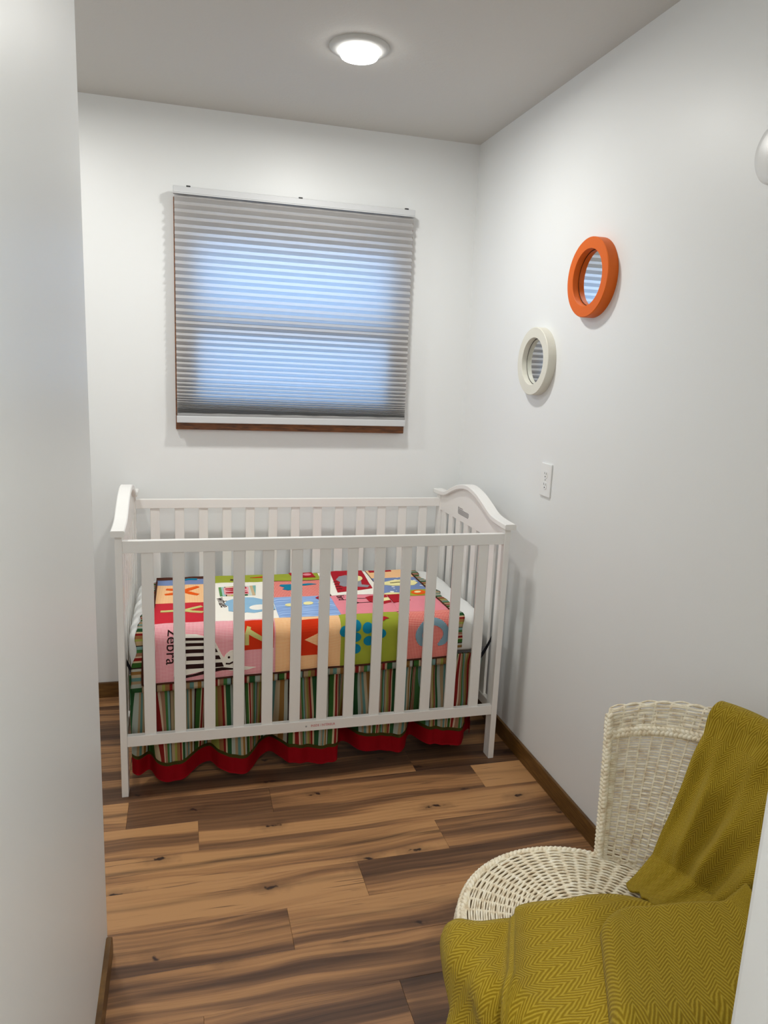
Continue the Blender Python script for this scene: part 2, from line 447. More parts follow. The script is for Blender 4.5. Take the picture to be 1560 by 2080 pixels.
while True:
    y0 = 2.2055 + PW*j; y1 = y0 + PW
    if y0 > YB: break
    if y1 > YH:
        if j in KNOWN: js, tones = KNOWN[j]
        else:
            s = X0 + rnd.uniform(.2, 1.1); js = []
            while s < X1-.1: js.append(s); s += 1.22
            tones = [rnd.uniform(.1, .75) for _ in range(len(js)+1)]
        xs = [X0] + [q for q in js] + [X1]
        for i in range(len(xs)-1):
            ya, yb_ = max(y0, YH), min(y1, YB)
            if yb_-ya < .01: continue
            g = .0002
            bm = newbm(); box(bm, 0, xs[i+1]-xs[i]-2*g, 0, yb_-ya-2*g, -.008, 0, .0006)
            me = bpy.data.meshes.new('plank'); bm.to_mesh(me); bm.free(); me.materials.append(M['floor'])
            o = bpy.data.objects.new('plank', me); COL.objects.link(o); o.parent = floor
            o.location = (xs[i]+g, ya+g, 0)
            o.color = (tones[i], STRK.get((j, i), rnd.choice([0, .3, .8])), rnd.uniform(.5, 1), 1)
    j += 1

# baseboards
def baseboard(name, pts):
    b = newbm(); box(b, *pts, .0035, 2); o = obj(name, b, M['trim']); o['kind'] = 'structure'; return o
BH = .07
baseboard('baseboard_back', (XLW, XR-.012, YB-.012, YB, 0, BH))
baseboard('baseboard_right', (XR-.012, XR, YNR, YB, 0, BH))
baseboard('baseboard_left', (XLW, XLW+.012, YLN, YB-.012, 0, BH))
# hall baseboard ends in a rounded-off tip at the wall's corner
b = newbm()
prof = [(YH, 0), (YLN-.004, 0), (YLN-.001, .02), (YLN-.006, .045), (YLN-.02, .062), (YLN-.035, BH), (YH, BH)]
A = [b.verts.new((XLN, y, z)) for y, z in prof]; B = [b.verts.new((XLN+.012, y, z)) for y, z in prof]
b.faces.new(A); b.faces.new(B[::-1])
for i in range(len(prof)): b.faces.new((A[i-1], B[i-1], B[i], A[i])[::-1])
bmesh.ops.recalc_face_normals(b, faces=b.faces)
obj('baseboard_hall', b, M['trim'])['kind'] = 'structure'

# ------------------------------------------------------------------ window
wn = bpy.data.objects.new('window_1', None); wn.location = (.46, YB, WZ0); COL.objects.link(wn); wn['kind'] = 'structure'
b = newbm()
CX0, CX1, CZ0, CZ1 = -.030, .962, 1.185, 2.10
cyf, cyb = YB-.026, YB
box(b, CX0, CX1, cyf, cyb, CZ0, CZ0+.055, .002); obj('window_casing', b, M['casing'], wn)
b = newbm(); box(b, CX0, CX1, cyf, cyb, CZ1-.05, CZ1, .002); obj('window_casing', b, M['casing'], wn)
b = newbm(); box(b, CX0, CX0+.05, cyf, cyb, CZ0+.055, CZ1-.05, .002); obj('window_casing', b, M['casing'], wn)
b = newbm(); box(b, CX1-.05, CX1, cyf, cyb, CZ0+.055, CZ1-.05, .002); obj('window_casing', b, M['casing'], wn)
def sash(z0, z1, y, tb, tt):
    b = newbm(); x0, x1 = WX0+.0, WX1; t = .050
    for a in ((x0, x1, y, y+.03, z0, z0+tb), (x0, x1, y, y+.03, z1-tt, z1), (x0, x0+t+.01, y, y+.03, z0+tb, z1-tt), (x1-t-.01, x1, y, y+.03, z0+tb, z1-tt)): box(b, *a)
    f = obj('window_sash', b, M['sash'], wn)
    b = newbm(); box(b, x0+t+.01, x1-t-.01, y+.012, y+.016, z0+tb, z1-tt); obj('pane', b, M['glass'], f)
sash(1.235, 1.645, YB-.022, .08, .060); sash(1.590, 2.06, YB+.012, .065, .125)
b = newbm(); box(b, WX0, WX1, YB+.045, YB+.13, WZ0, WZ0+.03); obj('window_stool', b, M['sash'], wn)

# ------------------------------------------------------------------ blind (pleated cellular shade)
bl = empty('cellular_blind', (.463, 3.15, 1.215), 'grey pleated cellular blind pulled down over the window', 'blind')
ZT, ZBt = 2.108, 1.252
b = newbm(); box(b, -.030, .956, 3.132, 3.172, 2.108, 2.133, .002); hr = obj('headrail', b, M['rail'], bl); hr['label'] = 'white headrail'
b = newbm()
box(b, -.030, .956, 3.1305, 3.1325, 2.104, 2.1085, .0008); obj('rail_lip', b, M['rail'], hr)
for cx in (.028, .468, .918):
    b = newbm(); box(b, cx-.008, cx+.008, 3.131, 3.16, 2.131, 2.1365, .001); obj('bracket_clip', b, M['dark'], hr)
pitches = [.031]*9 + [.029]*7 + [.0262]*8 + [.0225]*5 + [.0165]*4 + [.0105]*3 + [.0055]*4 + [.0028]*8
sc = (ZT-ZBt)/sum(pitches); z = ZT; prof = [(3.152, z)]
for p in pitches:
    p *= sc; prof += [(3.1385, z-p*.5), (3.152, z-p)]; z -= p
b = newbm(); nx = 24
def bx_(x, zz): return x
rows = []
for (y, zz) in prof:
    fz = (ZT-zz)/(ZT-ZBt)
    rows.append([b.verts.new((-.026+.979*i/nx + fz*(.002), y+.0012*math.sin(i*1.7+zz*30), zz - fz*.004*(1-i/nx*2)*-1)) for i in range(nx+1)])
for r0, r1 in zip(rows, rows[1:]):
    for i in range(nx): b.faces.new((r0[i], r0[i+1], r1[i+1], r1[i]))
pf = obj('pleated_fabric', b, M['blind'], bl); pf['label'] = 'grey translucent pleated fabric glowing blue with daylight'
# bottom rail, hanging a touch lower on the left
b = newbm(); v = box(b, -.026, .957, 3.134, 3.170, 1.218, 1.246, .003, 2)
bmesh.ops.rotate(b, cent=(.465, 3.15, 1.23), matrix=Matrix.Rotation(-.004, 3, 'Y'), verts=b.verts)
obj('bottom_rail', b, M['rail'], bl)['label'] = 'white bottom rail'
b = newbm(); v = box(b, -.024, .955, 3.138, 3.166, 1.244, 1.258, .002)
bmesh.ops.rotate(b, cent=(.465, 3.15, 1.23), matrix=Matrix.Rotation(-.004, 3, 'Y'), verts=b.verts)
obj('fabric_hem', b, plain('grey_hem', srgb(150, 150, 150), .8), bl)

# ------------------------------------------------------------------ recessed ceiling lights
def ceiling_light(x, y, label, watts, group=None):
    t = empty('ceiling_light', (x, y, H), label, 'ceiling light', group)
    b = newbm(); rs = lathe(b, [(.093, 0), (.0935, .004), (.088, .009), (.070, .0135), (.062, .0125)], (x, y, H), '-z'); bmesh.ops.recalc_face_normals(b, faces=b.faces)
    obj('trim_ring', b, M['lamp_trim'], t, smooth=True)
    b = newbm(); rs = lathe(b, [(.060, .0115), (.060, .0250), (.057, .0300), (.045, .0325), (.02, .034), (.0005, .0345)], (x, y, H), '-z'); bmesh.ops.recalc_face_normals(b, faces=b.faces)
    for f in b.faces:
        if f.normal.z > 0: f.normal_flip()
    obj('lens', b, M['lens'], t, smooth=True)['label'] = 'bright glowing lens'
    ld = bpy.data.lights.new('lamp', 'AREA'); ld.shape = 'DISK'; ld.size = .115; ld.energy = watts; ld.color = LAMP_COL
    lo = bpy.data.objects.new('lamp', ld); COL.objects.link(lo); lo.parent = t; lo.location = (0, 0, -.0355)
    return t
ceiling_light(.536, 2.428, 'lit round recessed ceiling light above the crib', LAMP_W)
ceiling_light(-.50, 2.42, 'round recessed ceiling light hidden behind the left wall corner', LAMP_W*.8)
ceiling_light(.20, -.45, 'added unseen fill light in the hall behind the camera, built as a ceiling light', HALL_FILL_W)  # assumed lamp, added out of view to lift the overall brightness

# ------------------------------------------------------------------ wall things
def round_mirror(name_lbl, y, z, r, t, rin, mat, glass_off):
    m = empty('round_mirror', (XR, y, z), name_lbl, 'mirror', 'round mirrors on the right wall')
    b = newbm(); rs = lathe(b, [(rin, glass_off), (rin, t-.001), (rin+.001, t), (r-.002, t), (r, t-.002), (r, .0005), (rin, .0005), (rin, glass_off)], (XR, y, z), '-x', 96)
    bmesh.ops.remove_doubles(b, verts=b.verts, dist=1e-6); bmesh.ops.recalc_face_normals(b, faces=b.faces)
    obj('frame', b, mat, m)
    for p in m.children[-1].data.polygons: p.use_smooth = False
    b = newbm(); rs = lathe(b, [(rin-.001, .001), (rin-.001, glass_off), ], (XR, y, z), '-x', 96); cap_ring(b, rs[1]); cap_ring(b, rs[0], True)
    bmesh.ops.recalc_face_normals(b, faces=b.faces)
    g = obj('mirror_glass', b, M['glass_mirror'], m)
    b = newbm(); lathe(b, [(rin-.0012, glass_off+.0006), (rin-.0028, glass_off+.0006)], (XR, y, z), '-x', 96); obj('glass_gap_shade', b, M['dark'], g)  # dark ring laid over the glass for the shaded gap at the frame
    return m
round_mirror('orange-framed round mirror, upper of the two on the right wall', 2.135, 1.777, .121, .035, .0865, M['mirror_orange'], .014)
round_mirror('cream-white framed round mirror, lower left of the orange one', 2.472, 1.519, .121, .032, .084, M['mirror_white'], .012)

# smoke detector at the picture's right edge
sd = empty('smoke_detector', (XR, 1.412, 1.966), 'white round smoke detector high on the right wall, cut by the picture edge', 'smoke detector')
b = newbm(); rs = lathe(b, [(.069, .0), (.070, .008), (.069, .016), (.062, .024), (.048, .0275), (.0005, .0285)], (XR, 1.412, 1.966), '-x', 64); bmesh.ops.recalc_face_normals(b, faces=b.faces)
obj('housing', b, M['plastic'], sd, smooth=True)
b = newbm(); lathe(b, [(.014, .0275), (.014, .0295), (.0005, .030)], (XR, 1.412, 1.966), '-x', 32); obj('test_button', b, M['plastic'], sd, smooth=True)

# outlet
ol = empty('wall_outlet', (XR, 2.345, 1.103), 'white double wall outlet on the right wall', 'outlet')
b = newbm(); box(b, XR-.006, XR, 2.345-.039, 2.345+.039, 1.103-.0595, 1.103+.0595, .0028, 2); obj('cover_plate', b, M['plastic'], ol)
for dz in (.0195, -.0195):
    b = newbm(); zc = 1.103+dz
    rs = []
    pr = []
    for a in range(32):
        an = 2*PI*a/32; pr.append((max(-.0135, min(.0135, .0172*math.cos(an)))*1.0, .0172*math.sin(an)*.82))
    A = [b.verts.new((XR-.0075, 2.345+p[0], zc+p[1])) for p in pr]; B = [b.verts.new((XR-.005, 2.345+p[0], zc+p[1])) for p in pr]
    b.faces.new(A)
    for i in range(32): b.faces.new((A[i-1], A[i], B[i], B[i-1]))
    bmesh.ops.recalc_face_normals(b, faces=b.faces)
    rc = obj('receptacle', b, M['plastic'], ol)
    b = newbm()
    box(b, XR-.0079, XR-.0074, 2.345+.005, 2.345+.0068, zc+.001, zc+.009); box(b, XR-.0079, XR-.0074, 2.345-.0068, 2.345-.005, zc+.0, zc+.0075)
    lathe(b, [(.0026, .0074), (.0026, .0079), (.0002, .0079)], (XR, 2.345, zc-.007), '-x', 12)
    obj('slots', b, M['dark'], rc)
b = newbm(); lathe(b, [(.003, .0055), (.0028, .0068), (.0002, .0070)], (XR, 2.345, 1.103), '-x', 16); obj('screw', b, M['screw'], ol)

# ------------------------------------------------------------------ crib
CX_0, CX_1 = -.215, 1.152
CYF, CYBk = 2.388, 3.150
CYC = (CYF+CYBk)/2
crib = empty('crib', ((CX_0+CX_1)/2, CYC, 0), 'white wooden slatted crib under the window', 'crib')
CM = M['crib']
TOPS = [(-.403, -.001), (-.395, -.0005), (-.31, .003), (-.25, .012), (-.18, .038), (-.10, .064), (0, .078), (.10, .064), (.18, .038), (.25, .012), (.31, .003), (.395, -.0005), (.403, -.001)]
def cap_z(dy): return .936 + catmull(TOPS, dy)
def text_bm(txt, size, extrude=.0003):
    cu = bpy.data.curves.new('t', 'FONT'); cu.body = txt; cu.size = size; cu.extrude = 0; cu.align_x = 'LEFT'; cu.resolution_u = 3
    o = bpy.data.objects.new('t', cu); COL.objects.link(o)
    dg = bpy.context.evaluated_depsgraph_get(); me = bpy.data.meshes.new_from_object(o.evaluated_get(dg))
    bm = newbm(); bm.from_mesh(me)
    bpy.data.objects.remove(o); bpy.data.curves.remove(cu); bpy.data.meshes.remove(me)
    return bm
def cap(x0, x1):
    b = newbm(); n = 60; th = .0205; R = []
    for i in range(n+1):
        dy = -.400 + .800*i/n; y = CYC+dy-.001; z1 = cap_z(dy)
        d = .003
        R.append([b.verts.new(p) for p in ((x0, y, z1-th+d), (x0+d, y, z1-th), (x1-d, y, z1-th), (x1, y, z1-th+d), (x1, y, z1-d), (x1-d, y, z1), (x0+d, y, z1), (x0, y, z1-d))])
    for a, c in zip(R, R[1:]):
        for q in range(8): b.faces.new((a[q], a[(q+1) % 8], c[(q+1) % 8], c[q]))
    b.faces.new(R[0]); b.faces.new(R[-1][::-1]); bmesh.ops.recalc_face_normals(b, faces=b.faces)
    o = obj('cap_rail', b, CM, crib)
    return o
def end_panel(x0, x1):
    b = newbm(); n = 48; A = []; B = []
    ys = [CYF+.05 + (CYBk-CYF-.10)*i/n for i in range(n+1)]
    for x, L in ((x0, A), (x1, B)):
        for y in ys: L.append((b.verts.new((x, y, .847)), b.verts.new((x, y, cap_z(y-CYC)-.0195))))
    for i in range(n):
        b.faces.new((A[i][0], A[i][1], A[i+1][1], A[i+1][0])); b.faces.new((B[i][0], B[i+1][0], B[i+1][1], B[i][1]))
        b.faces.new((A[i][0], A[i+1][0], B[i+1][0], B[i][0])); b.faces.new((A[i][1], B[i][1], B[i+1][1], A[i+1][1]))
    b.faces.new((A[0][0], B[0][0], B[0][1], A[0][1])); b.faces.new((A[n][0], A[n][1], B[n][1], B[n][0]))
    bmesh.ops.recalc_face_normals(b, faces=b.faces)
    return obj('arched_panel', b, CM, crib)
for side in (0, 1):
    px0 = CX_0 if side == 0 else CX_1-.022; px1 = px0+.022; xm = (px0+px1)/2
    for (ya, yb_) in ((CYF, CYF+.05), (CYBk-.05, CYBk)):
        b = newbm(); box(b, px0, px1, ya, yb_, 0, .9165, .002, 2); obj('leg', b, CM, crib)
    ep = end_panel(xm-.0065, xm+.0065)
    cap(xm-.0215, xm+.0215)
    b = newbm(); box(b, xm-.009, xm+.009, CYF+.05, CYBk-.05, .183, .222, .0015); obj('end_rail', b, CM, crib)
    for kx in range(-3, 4):
        yc = 2.787+.0915*kx; b = newbm(); box(b, xm-.0055, xm+.0055, yc-.0225, yc+.0225, .220, .849, .0015); obj('slat', b, CM, crib)
    if side == 1:
        # small printed warning on the inside of the panel
        xw = xm-.0065-.0004
        b = newbm()
        t = text_bm('WARNING', .0085)
        me = bpy.data.meshes.new('x'); bmesh.ops.transform(t, matrix=Matrix(((0, 0, 1, xw), (-1, 0, 0, 2.866), (0, 1, 0, .8975), (0, 0, 0, 1))), verts=t.verts)
        t.to_mesh(me); t.free(); b.from_mesh(me); bpy.data.meshes.remove(me)
        v = [b.verts.new((xw, y, z)) for y, z in ((2.880, .897), (2.869, .897), (2.8745, .9075))]; b.faces.new(v)
        for q, (ya, yb_) in enumerate(((2.880, 2.760), (2.880, 2.757), (2.880, 2.757), (2.880, 2.757), (2.873, 2.760))):
            zz = .8925 - q*.0046; yy = ya; r_ = random.Random(q+11)
            while yy > yb_:
                wl = r_.uniform(.006, .016); box(b, xw-.0001, xw+.0002, max(yy-wl, yb_), yy, zz, zz+.0024); yy -= wl+.0026
        o = obj('warning_print', b, M['screw'], ep); o.data.materials.clear(); o.data.materials.append(plain('print_grey', srgb(92, 90, 92), .7))
def side_frame(y0, y1, zb0, zb1, zt0, zt1, inner):
    fx0, fx1 = CX_0+.022, CX_1-.022
    b = newbm(); box(b, fx0, fx1, y0, y1, zt0, zt1, .0018, 2); obj('top_rail', b, CM, crib)
    b = newbm(); box(b, fx0, fx1, y0, y1, zb0, zb1, .0018, 2); br = obj('bottom_rail', b, CM, crib)
    ym = (y0+y1)/2
    for kx in range(-6, 7):
        xc = .4685+.0977*kx; b = newbm(); box(b, xc-.019, xc+.019, ym-.0055, ym+.0055, zb1-.001, zt0+.001, .0018, 1); obj('slat', b, CM, crib)
    return br
br = side_frame(2.391, 2.412, .183, .221, .856, .897, 0)
side_frame(3.105, 3.126, .183, .221, .862, .9, 1)
# red print and screw on the bottom rail
t = text_bm('INSIDE / INTÉRIEUR', .0125)
bmesh.ops.transform(t, matrix=Matrix(((.82, 0, 0, .430), (0, 0, 1, 2.3905), (0, 1, 0, .1985), (0, 0, 0, 1))), verts=t.verts)
obj('red_print', t, plain('red_print', srgb(196, 40, 52), .7), br)['label'] = 'small red lettering'
b = newbm()
for k_ in range(20): pass
rs = [b.verts.new((.413+.0035*math.cos(2*PI*k_/16), 2.3906, .2015+.0035*math.sin(2*PI*k_/16))) for k_ in range(16)]; b.faces.new(rs)
obj('screw', b, M['screw'], br)
# mattress support: steel frame with springs, hidden under the mattress
b = newbm()
for yy in (2.475, 3.05): box(b, -.188, 1.125, yy-.008, yy+.008, .412, .427)
for xx in (-.16, 1.095): box(b, xx-.008, xx+.008, 2.475, 3.05, .412, .427)
for i in range(9): box(b, -.05+.13*i, -.045+.13*i, 2.475, 3.05, .418, .424)
for xx in (-.1885, 1.1255):
    for yy in (2.60, 2.95): box(b, xx-.0048, xx+.0048, yy-.010, yy+.010, .412, .427)
obj('mattress_support', b, plain('grey_steel', srgb(120, 120, 124), .4), crib)

# ------------------------------------------------------------------ mattress with fitted sheet
mt = empty('crib_mattress', (.465, 2.75, .442), 'crib mattress in a white fitted sheet, beneath the quilt', 'mattress')
MX0, MX1, MY0, MY1, MZ0, MZ1 = -.186, 1.112, 2.438, 3.085, .430, .568
def rbox_point(a, c):
    """superellipse-ish shell: a around (0..1), c from bottom (0) to top centre (1)"""
b = newbm(); nx, nz = 120, 14
cxm, cym = (MX0+MX1)/2, (MY0+MY1)/2; hx, hy = (MX1-MX0)/2, (MY1-MY0)/2
def perim(t, inset):
    # rounded rectangle perimeter, corner radius rr
    rr = .07; w_, h_ = hx-inset, hy-inset; rr = max(.005, rr-inset*.5)
    segs = [(2*(w_-rr)), PI/2*rr, 2*(h_-rr), PI/2*rr]*2
    L = sum(segs); s = (t % 1)*L
    ang = -PI/2; pos = [(-(w_-rr), -h_)]
    cs = [(w_-rr, -(h_-rr)), (w_-rr, h_-rr), (-(w_-rr), h_-rr), (-(w_-rr), -(h_-rr))]
    st = [((-(w_-rr), -h_), (w_-rr, -h_)), None, ((w_, -(h_-rr)), (w_, h_-rr)), None, ((w_-rr, h_), (-(w_-rr), h_)), None, ((-w_, h_-rr), (-w_, -(h_-rr))), None]
    ci = 0
    for i, sl in enumerate(segs):
        if s <= sl or i == 7:
            if st[i]:
                (xa, ya), (xb, yb) = st[i]; f = min(1, s/sl); return xa+(xb-xa)*f, ya+(yb-ya)*f
            c = cs[i//2]; a0 = -PI/2 + (i//2)*PI/2; a = a0 + (s/sl)*PI/2
            return c[0]+rr*math.cos(a), c[1]+rr*math.sin(a)
        s -= sl
rows = []
rb = .035; prof = [(.012, MZ0), (.0, MZ0+.012), (0, MZ0+.03), (0, MZ0+.05), (0, MZ0+.07), (0, MZ1-rb)]
for q in range(1, 7): prof.append((rb*(1-math.cos(q/6*PI/2)), MZ1-rb+rb*math.sin(q/6*PI/2)))
prof += [(.08, MZ1+.001), (.16, MZ1+.001), (.28, MZ1)]
NP = 220
for ins, z in prof:
    row = []
    for i in range(NP):
        x, y = perim(i/NP, ins)
        wr = .003*noise.noise(Vector((x*9, y*9, z*14))) + .0022*noise.noise(Vector((x*26, y*26, z*18)))
        n_ = Vector((x, y, 0)).normalized()*wr
        row.append(b.verts.new((cxm+x+n_.x, cym+y+n_.y, z+(wr*.8 if ins > 0 else 0))))
    rows.append(row)
for r0, r1 in zip(rows, rows[1:]):
    for i in range(NP): b.faces.new((r0[i], r0[(i+1) % NP], r1[(i+1) % NP], r1[i]))
b.faces.new(rows[-1]); b.faces.new(rows[0][::-1])
obj('fitted_sheet', b, M['sheet'], mt, smooth=True)['label'] = 'wrinkled white fitted sheet'
for sx in (0, 1):
    b = newbm()
    # black elastic strap across the lower front corner
    if sx: P_ = [(1.060, 2.4305, .372), (1.078, 2.4305, .388), (1.096, 2.431, .408), (1.112, 2.433, .434), (1.1280, 2.437, .462)]
    else: P_ = [(-.1500, 2.4310, .388), (-.1600, 2.4310, .400), (-.170, 2.432, .414), (-.180, 2.434, .432), (-.1915, 2.438, .456)]
    wv = Vector((0, 0, .024))
    L0 = []; L1 = []
    for p in P_:
        p = Vector(p); L0.append(b.verts.new(p)); L1.append(b.verts.new(p+wv))
    for i in range(4): b.faces.new((L0[i], L0[i+1], L1[i+1], L1[i]))
    bmesh.ops.solidify(b, geom=b.faces[:], thickness=.0018)
    obj('corner_strap', b, M['black'], mt)

# ------------------------------------------------------------------ bed skirt
sk = empty('bed_skirt', (.465, 2.75, .04), 'candy-striped crib bed skirt with red ruffled hem', 'bed skirt')
FOLD = [(-.20, .055), (-.165, .02), (-.13, .055), (-.10, .010), (-.06, -.012), (.00, -.005), (.045, .045), (.08, .052), (.11, .020), (.15, -.008), (.205, -.006), (.235, .030), (.27, .072), (.305, .078), (.335, .030),
        (.36, -.008), (.43, .000), (.50, -.012), (.537, -.004), (.548, .055), (.57, .085), (.595, .070), (.625, .012), (.66, .004), (.70, .020), (.74, .012), (.775, -.006), (.80, .012), (.83, .062), (.85, .070),
        (.875, .018), (.90, -.004), (.97, -.002), (1.03, .004), (1.055, .035), (1.07, .07), (1.10, .085)]
def skirt_front(u, z, off=0.0):
    """u along x, z height"""
    d = (.432-z)/.39
    y = 2.424 + .016*smooth01((z-.22)/.12) + catmull(FOLD, u)*smooth01(d*1.05)*1.2
    y += (.0095*(.7+math.sin(u*78+2*math.sin(u*13))) + .004*math.sin(u*151+1.0))*(.35+.5*(1-d))*smooth01((.42-z)/.05)
    lim = 2.4165 if z > .18 else 2.405
    t = (y-lim)/.006
    y = lim + .006*(t if t > 20 else math.log1p(math.exp(t)))
    return y-off
def hemz(u): return .036 + .012*math.sin(u*9+1.0)*0 + .010*math.sin(u*23) + .022*smooth01((u-.1)/.9)
def skirt_part(name, mat, zt, zb, off, parent, lbl=None, nz=20):
    b = newbm(); nu = 420
    u0, u1 = -.185, 1.098
    def P_(a, c):
        u = u0+(u1-u0)*a; h = hemz(u); z0 = zt(h); z1 = zb(h); z = z0+(z1-z0)*c
        return Vector((u + .012*math.sin(u*40)*(1-c)*0, skirt_front(u, z, off), z))
    def UV(a, c):
        u = u0+(u1-u0)*a
        # gathered: more cloth than width, with pleats leaning
        z = c
        g = u*1.6 + .007*math.sin(u*78+2*math.sin(u*13)) + .020*math.sin(u*27)*c + .012*math.sin(u*61+1)*(1-c) + .3*catmull(FOLD, u)
        return (g, c*.3)
    grid(b, P_, nu, nz, UV)
    bmesh.ops.solidify(b, geom=b.faces[:], thickness=.0012)
    o = obj(name, b, mat, parent, smooth=True)
    if lbl: o['label'] = lbl
    return o
fr = skirt_part('front_panel', M['stripe'], lambda h: .420, lambda h: h+.064, 0, sk, 'gathered panel in green, red and tan candy stripes', 34)
skirt_part('hem_trim', M['olive'], lambda h: h+.074, lambda h: h+.061, .0016, sk, 'olive trim', 3)
skirt_part('hem_band', M['redband'], lambda h: h+.063, lambda h: h, .0004, sk, 'red ruffled hem band', 8)
# end panels
for sx, xw in ((0, -.180), (1, 1.104)):
    for nm, mat, zt, zb in (('end_panel', M['stripe'], .408, .098), ('end_hem_band', M['redband'], .100, .045)):
        b = newbm()
        def P_(a, c, xw=xw, zt=zt, zb=zb, sx=sx):
            y = 2.50+.55*a; z = zt+(zb-zt)*c; d = (.43-z)/.39
            f = .012*math.sin(y*34)*d + .006*math.sin(y*81)*(.4+.4*d)
            return Vector((xw + (f if sx == 0 else -f) + (.012*d if sx == 0 else -.012*d), y, z))
        grid(b, P_, 120, 10, lambda a, c: (a*1.3, c*.3)); bmesh.ops.solidify(b, geom=b.faces[:], thickness=.0012)
        obj(nm, b, mat, sk, smooth=True)

# ------------------------------------------------------------------ quilt
def zb_q(u): return .392+.030*(u+.14)
def qpos(u, v, h=0.0):
    """cloth (u, v) in metres -> world; v=0 at the lower edge of the patches, the fold over the mattress edge near v=.17"""
    zt = .5835; rb = .042; yf = 2.4215
    u0_ = u; u = u + .032*max(0, min(1.3, (.10-u)/.24))*smooth01(v/.42)
    zb = zb_q(u)
    wv = .0028*noise.noise(Vector((u*9, v*9, 3.1))) + .0016*noise.noise(Vector((u*23, v*23, 7.7)))
    h = h + wv
    if v < .14:
        z = zb + (zt-rb-zb)*(v/.14) if v > 0 else zb+v
        y = yf - .004*math.sin(u*21+1.3)*smooth01((.14-v)/.14)*.5
        return Vector((u, y-h, z))
    s = v-.14; L = rb*PI/2
    if s < L:
        a = s/rb
        return Vector((u, yf+rb - (rb+h)*math.cos(a), zt-rb + (rb+h)*math.sin(a)))
    sag = -.0
    return Vector((u, yf+rb+(s-L), zt+h+sag))
# fold: v=.14..206 ; y = 2.4635+(v-.206)
def v_of_y(y): return .206 + (y-2.4635)
FLD = v_of_y(2.475); R2 = v_of_y(2.705); R3 = v_of_y(2.925); R4 = v_of_y(3.035)

def map_bm(bm, fn):
    for v in bm.verts: v.co = fn(v.co.x, v.co.y, v.co.z)
def refine(bm, maxlen):
    for _ in range(6):
        es = [e for e in bm.edges if e.calc_length() > maxlen]
        if not es: break
        bmesh.ops.subdivide_edges(bm, edges=es, cuts=1)
        bmesh.ops.triangulate(bm, faces=[f for f in bm.faces if len(f.verts) > 3])
def put_uv(bm):
    l_ = bm.loops.layers.uv.verify()
    for f in bm.faces:
        for l in f.loops: l[l_].uv = (l.vert.co.x, l.vert.co.y)
def raise_edges(bm, h):
    """turns a flat (u,v,0) sheet into a thin raised piece of height h"""
    for v in bm.verts: v.co.z = h
    es = [e for e in bm.edges if len(e.link_faces) == 1]
    r_ = bmesh.ops.extrude_edge_only(bm, edges=es)
    for g in r_['geom']:
        if isinstance(g, bmesh.types.BMVert): g.co.z = 0.0
def poly_bm(pts, bm=None):
    bm = bm or newbm()
    tri = tessellate_polygon([[Vector((p[0], p[1], 0)) for p in pts]])
    vs = [bm.verts.new((p[0], p[1], 0)) for p in pts]
    for t in tri:
        try:
            f = bm.faces.new([vs[i] for i in t])
        except ValueError: continue
        f.normal_update()
        if f.normal.z < 0: f.normal_flip()
    return bm

ql = empty('baby_quilt', (.42, 2.72, .40), 'colourful patchwork alphabet and animal quilt on the crib mattress', 'quilt')
QU0, QU1 = -.142, .966
# backing layer (brown piping shows at its edge), then the striped border flap
b = newbm()
grid(b, lambda a, c: qpos(QU0-.004+(QU1-QU0+.008)*a, -.006+(R4+.006+.004)*c, -.0015), 110, 60); obj('quilt_backing', b, M['brown'], ql, smooth=True)['label'] = 'brown backing and piped edge'
def border(name, u0, u1, v0, v1, mat, nu, nv, h=-.003, wob=0.0):
    b = newbm()
    def P_(a, c):
        u = u0+(u1-u0)*a; v = v0+(v1-v0)*c
        if wob: u += wob*noise.noise(Vector((0, v*14, u0)))*(a if u1 > 0 else 1-a)
        return qpos(u, v, h)
    grid(b, P_, nu, nv, lambda a, c: (u0+(u1-u0)*a, v0+(v1-v0)*c))
    bmesh.ops.solidify(b, geom=b.faces[:], thickness=.0015)
    return obj(name, b, mat, ql, smooth=True)
border('striped_border', QU0-.002, QU1+.002, -.032, -.004, M['stripe'], 110, 3, .001).__setitem__('label', 'striped lower border')
border('striped_border', QU1+.002, QU1+.038, .03, R4, M['stripe_v'], 6, 60, -.003, .02)
border('striped_border', QU0-.036, QU0-.002, -.03, R4-.06, M['stripe_v'], 6, 60, -.003, .02)
def piping(u0, v0, u1, v1):
    b = newbm(); n = 60
    tube(b, [qpos(u0+(u1-u0)*i/n, v0+(v1-v0)*i/n, .002) for i in range(n+1)], .0036, 6); obj('piping', b, M['brown'], ql, smooth=True)
piping(QU0, -.003, QU1, -.003); piping(QU1, -.003, QU1, R4); piping(QU0, -.003, QU0, R4-.06)

def patch(u0, u1, v0, v1, mat, lbl, quad=None):
    b = newbm(); nu = max(3, int((u1-u0)/.016)); nv = max(3, int((v1-v0)/.014))
    g = .0001
    def uv(a, c):
        return (u0+g+(u1-u0-2*g)*a, v0+g+(v1-v0-2*g)*c)
    def P_(a, c):
        u, v = uv(a, c)
        e = min(min(a, 1-a)*(u1-u0), min(c, 1-c)*(v1-v0)); h = .0035*smooth01(e/.02)
        return qpos(u, v, .0016+h)
    grid(b, P_, nu, nv, uv)
    o = obj('patch', b, mat, ql, smooth=True); o['label'] = lbl; o['u'] = (u0, u1, v0, v1)
    return o
HB = .0055
def app(parent, pts, mat, name='applique', h=.0022, base=HB, ml=.012):
    bm = pts if isinstance(pts, bmesh.types.BMesh) else poly_bm(pts)
    refine(bm, ml); raise_edges(bm, h)
    put_uv(bm); map_bm(bm, lambda x, y, z: qpos(x, y, base-.0006+z))
    bmesh.ops.recalc_face_normals(bm, faces=bm.faces)
    return obj(name, bm, mat, parent)
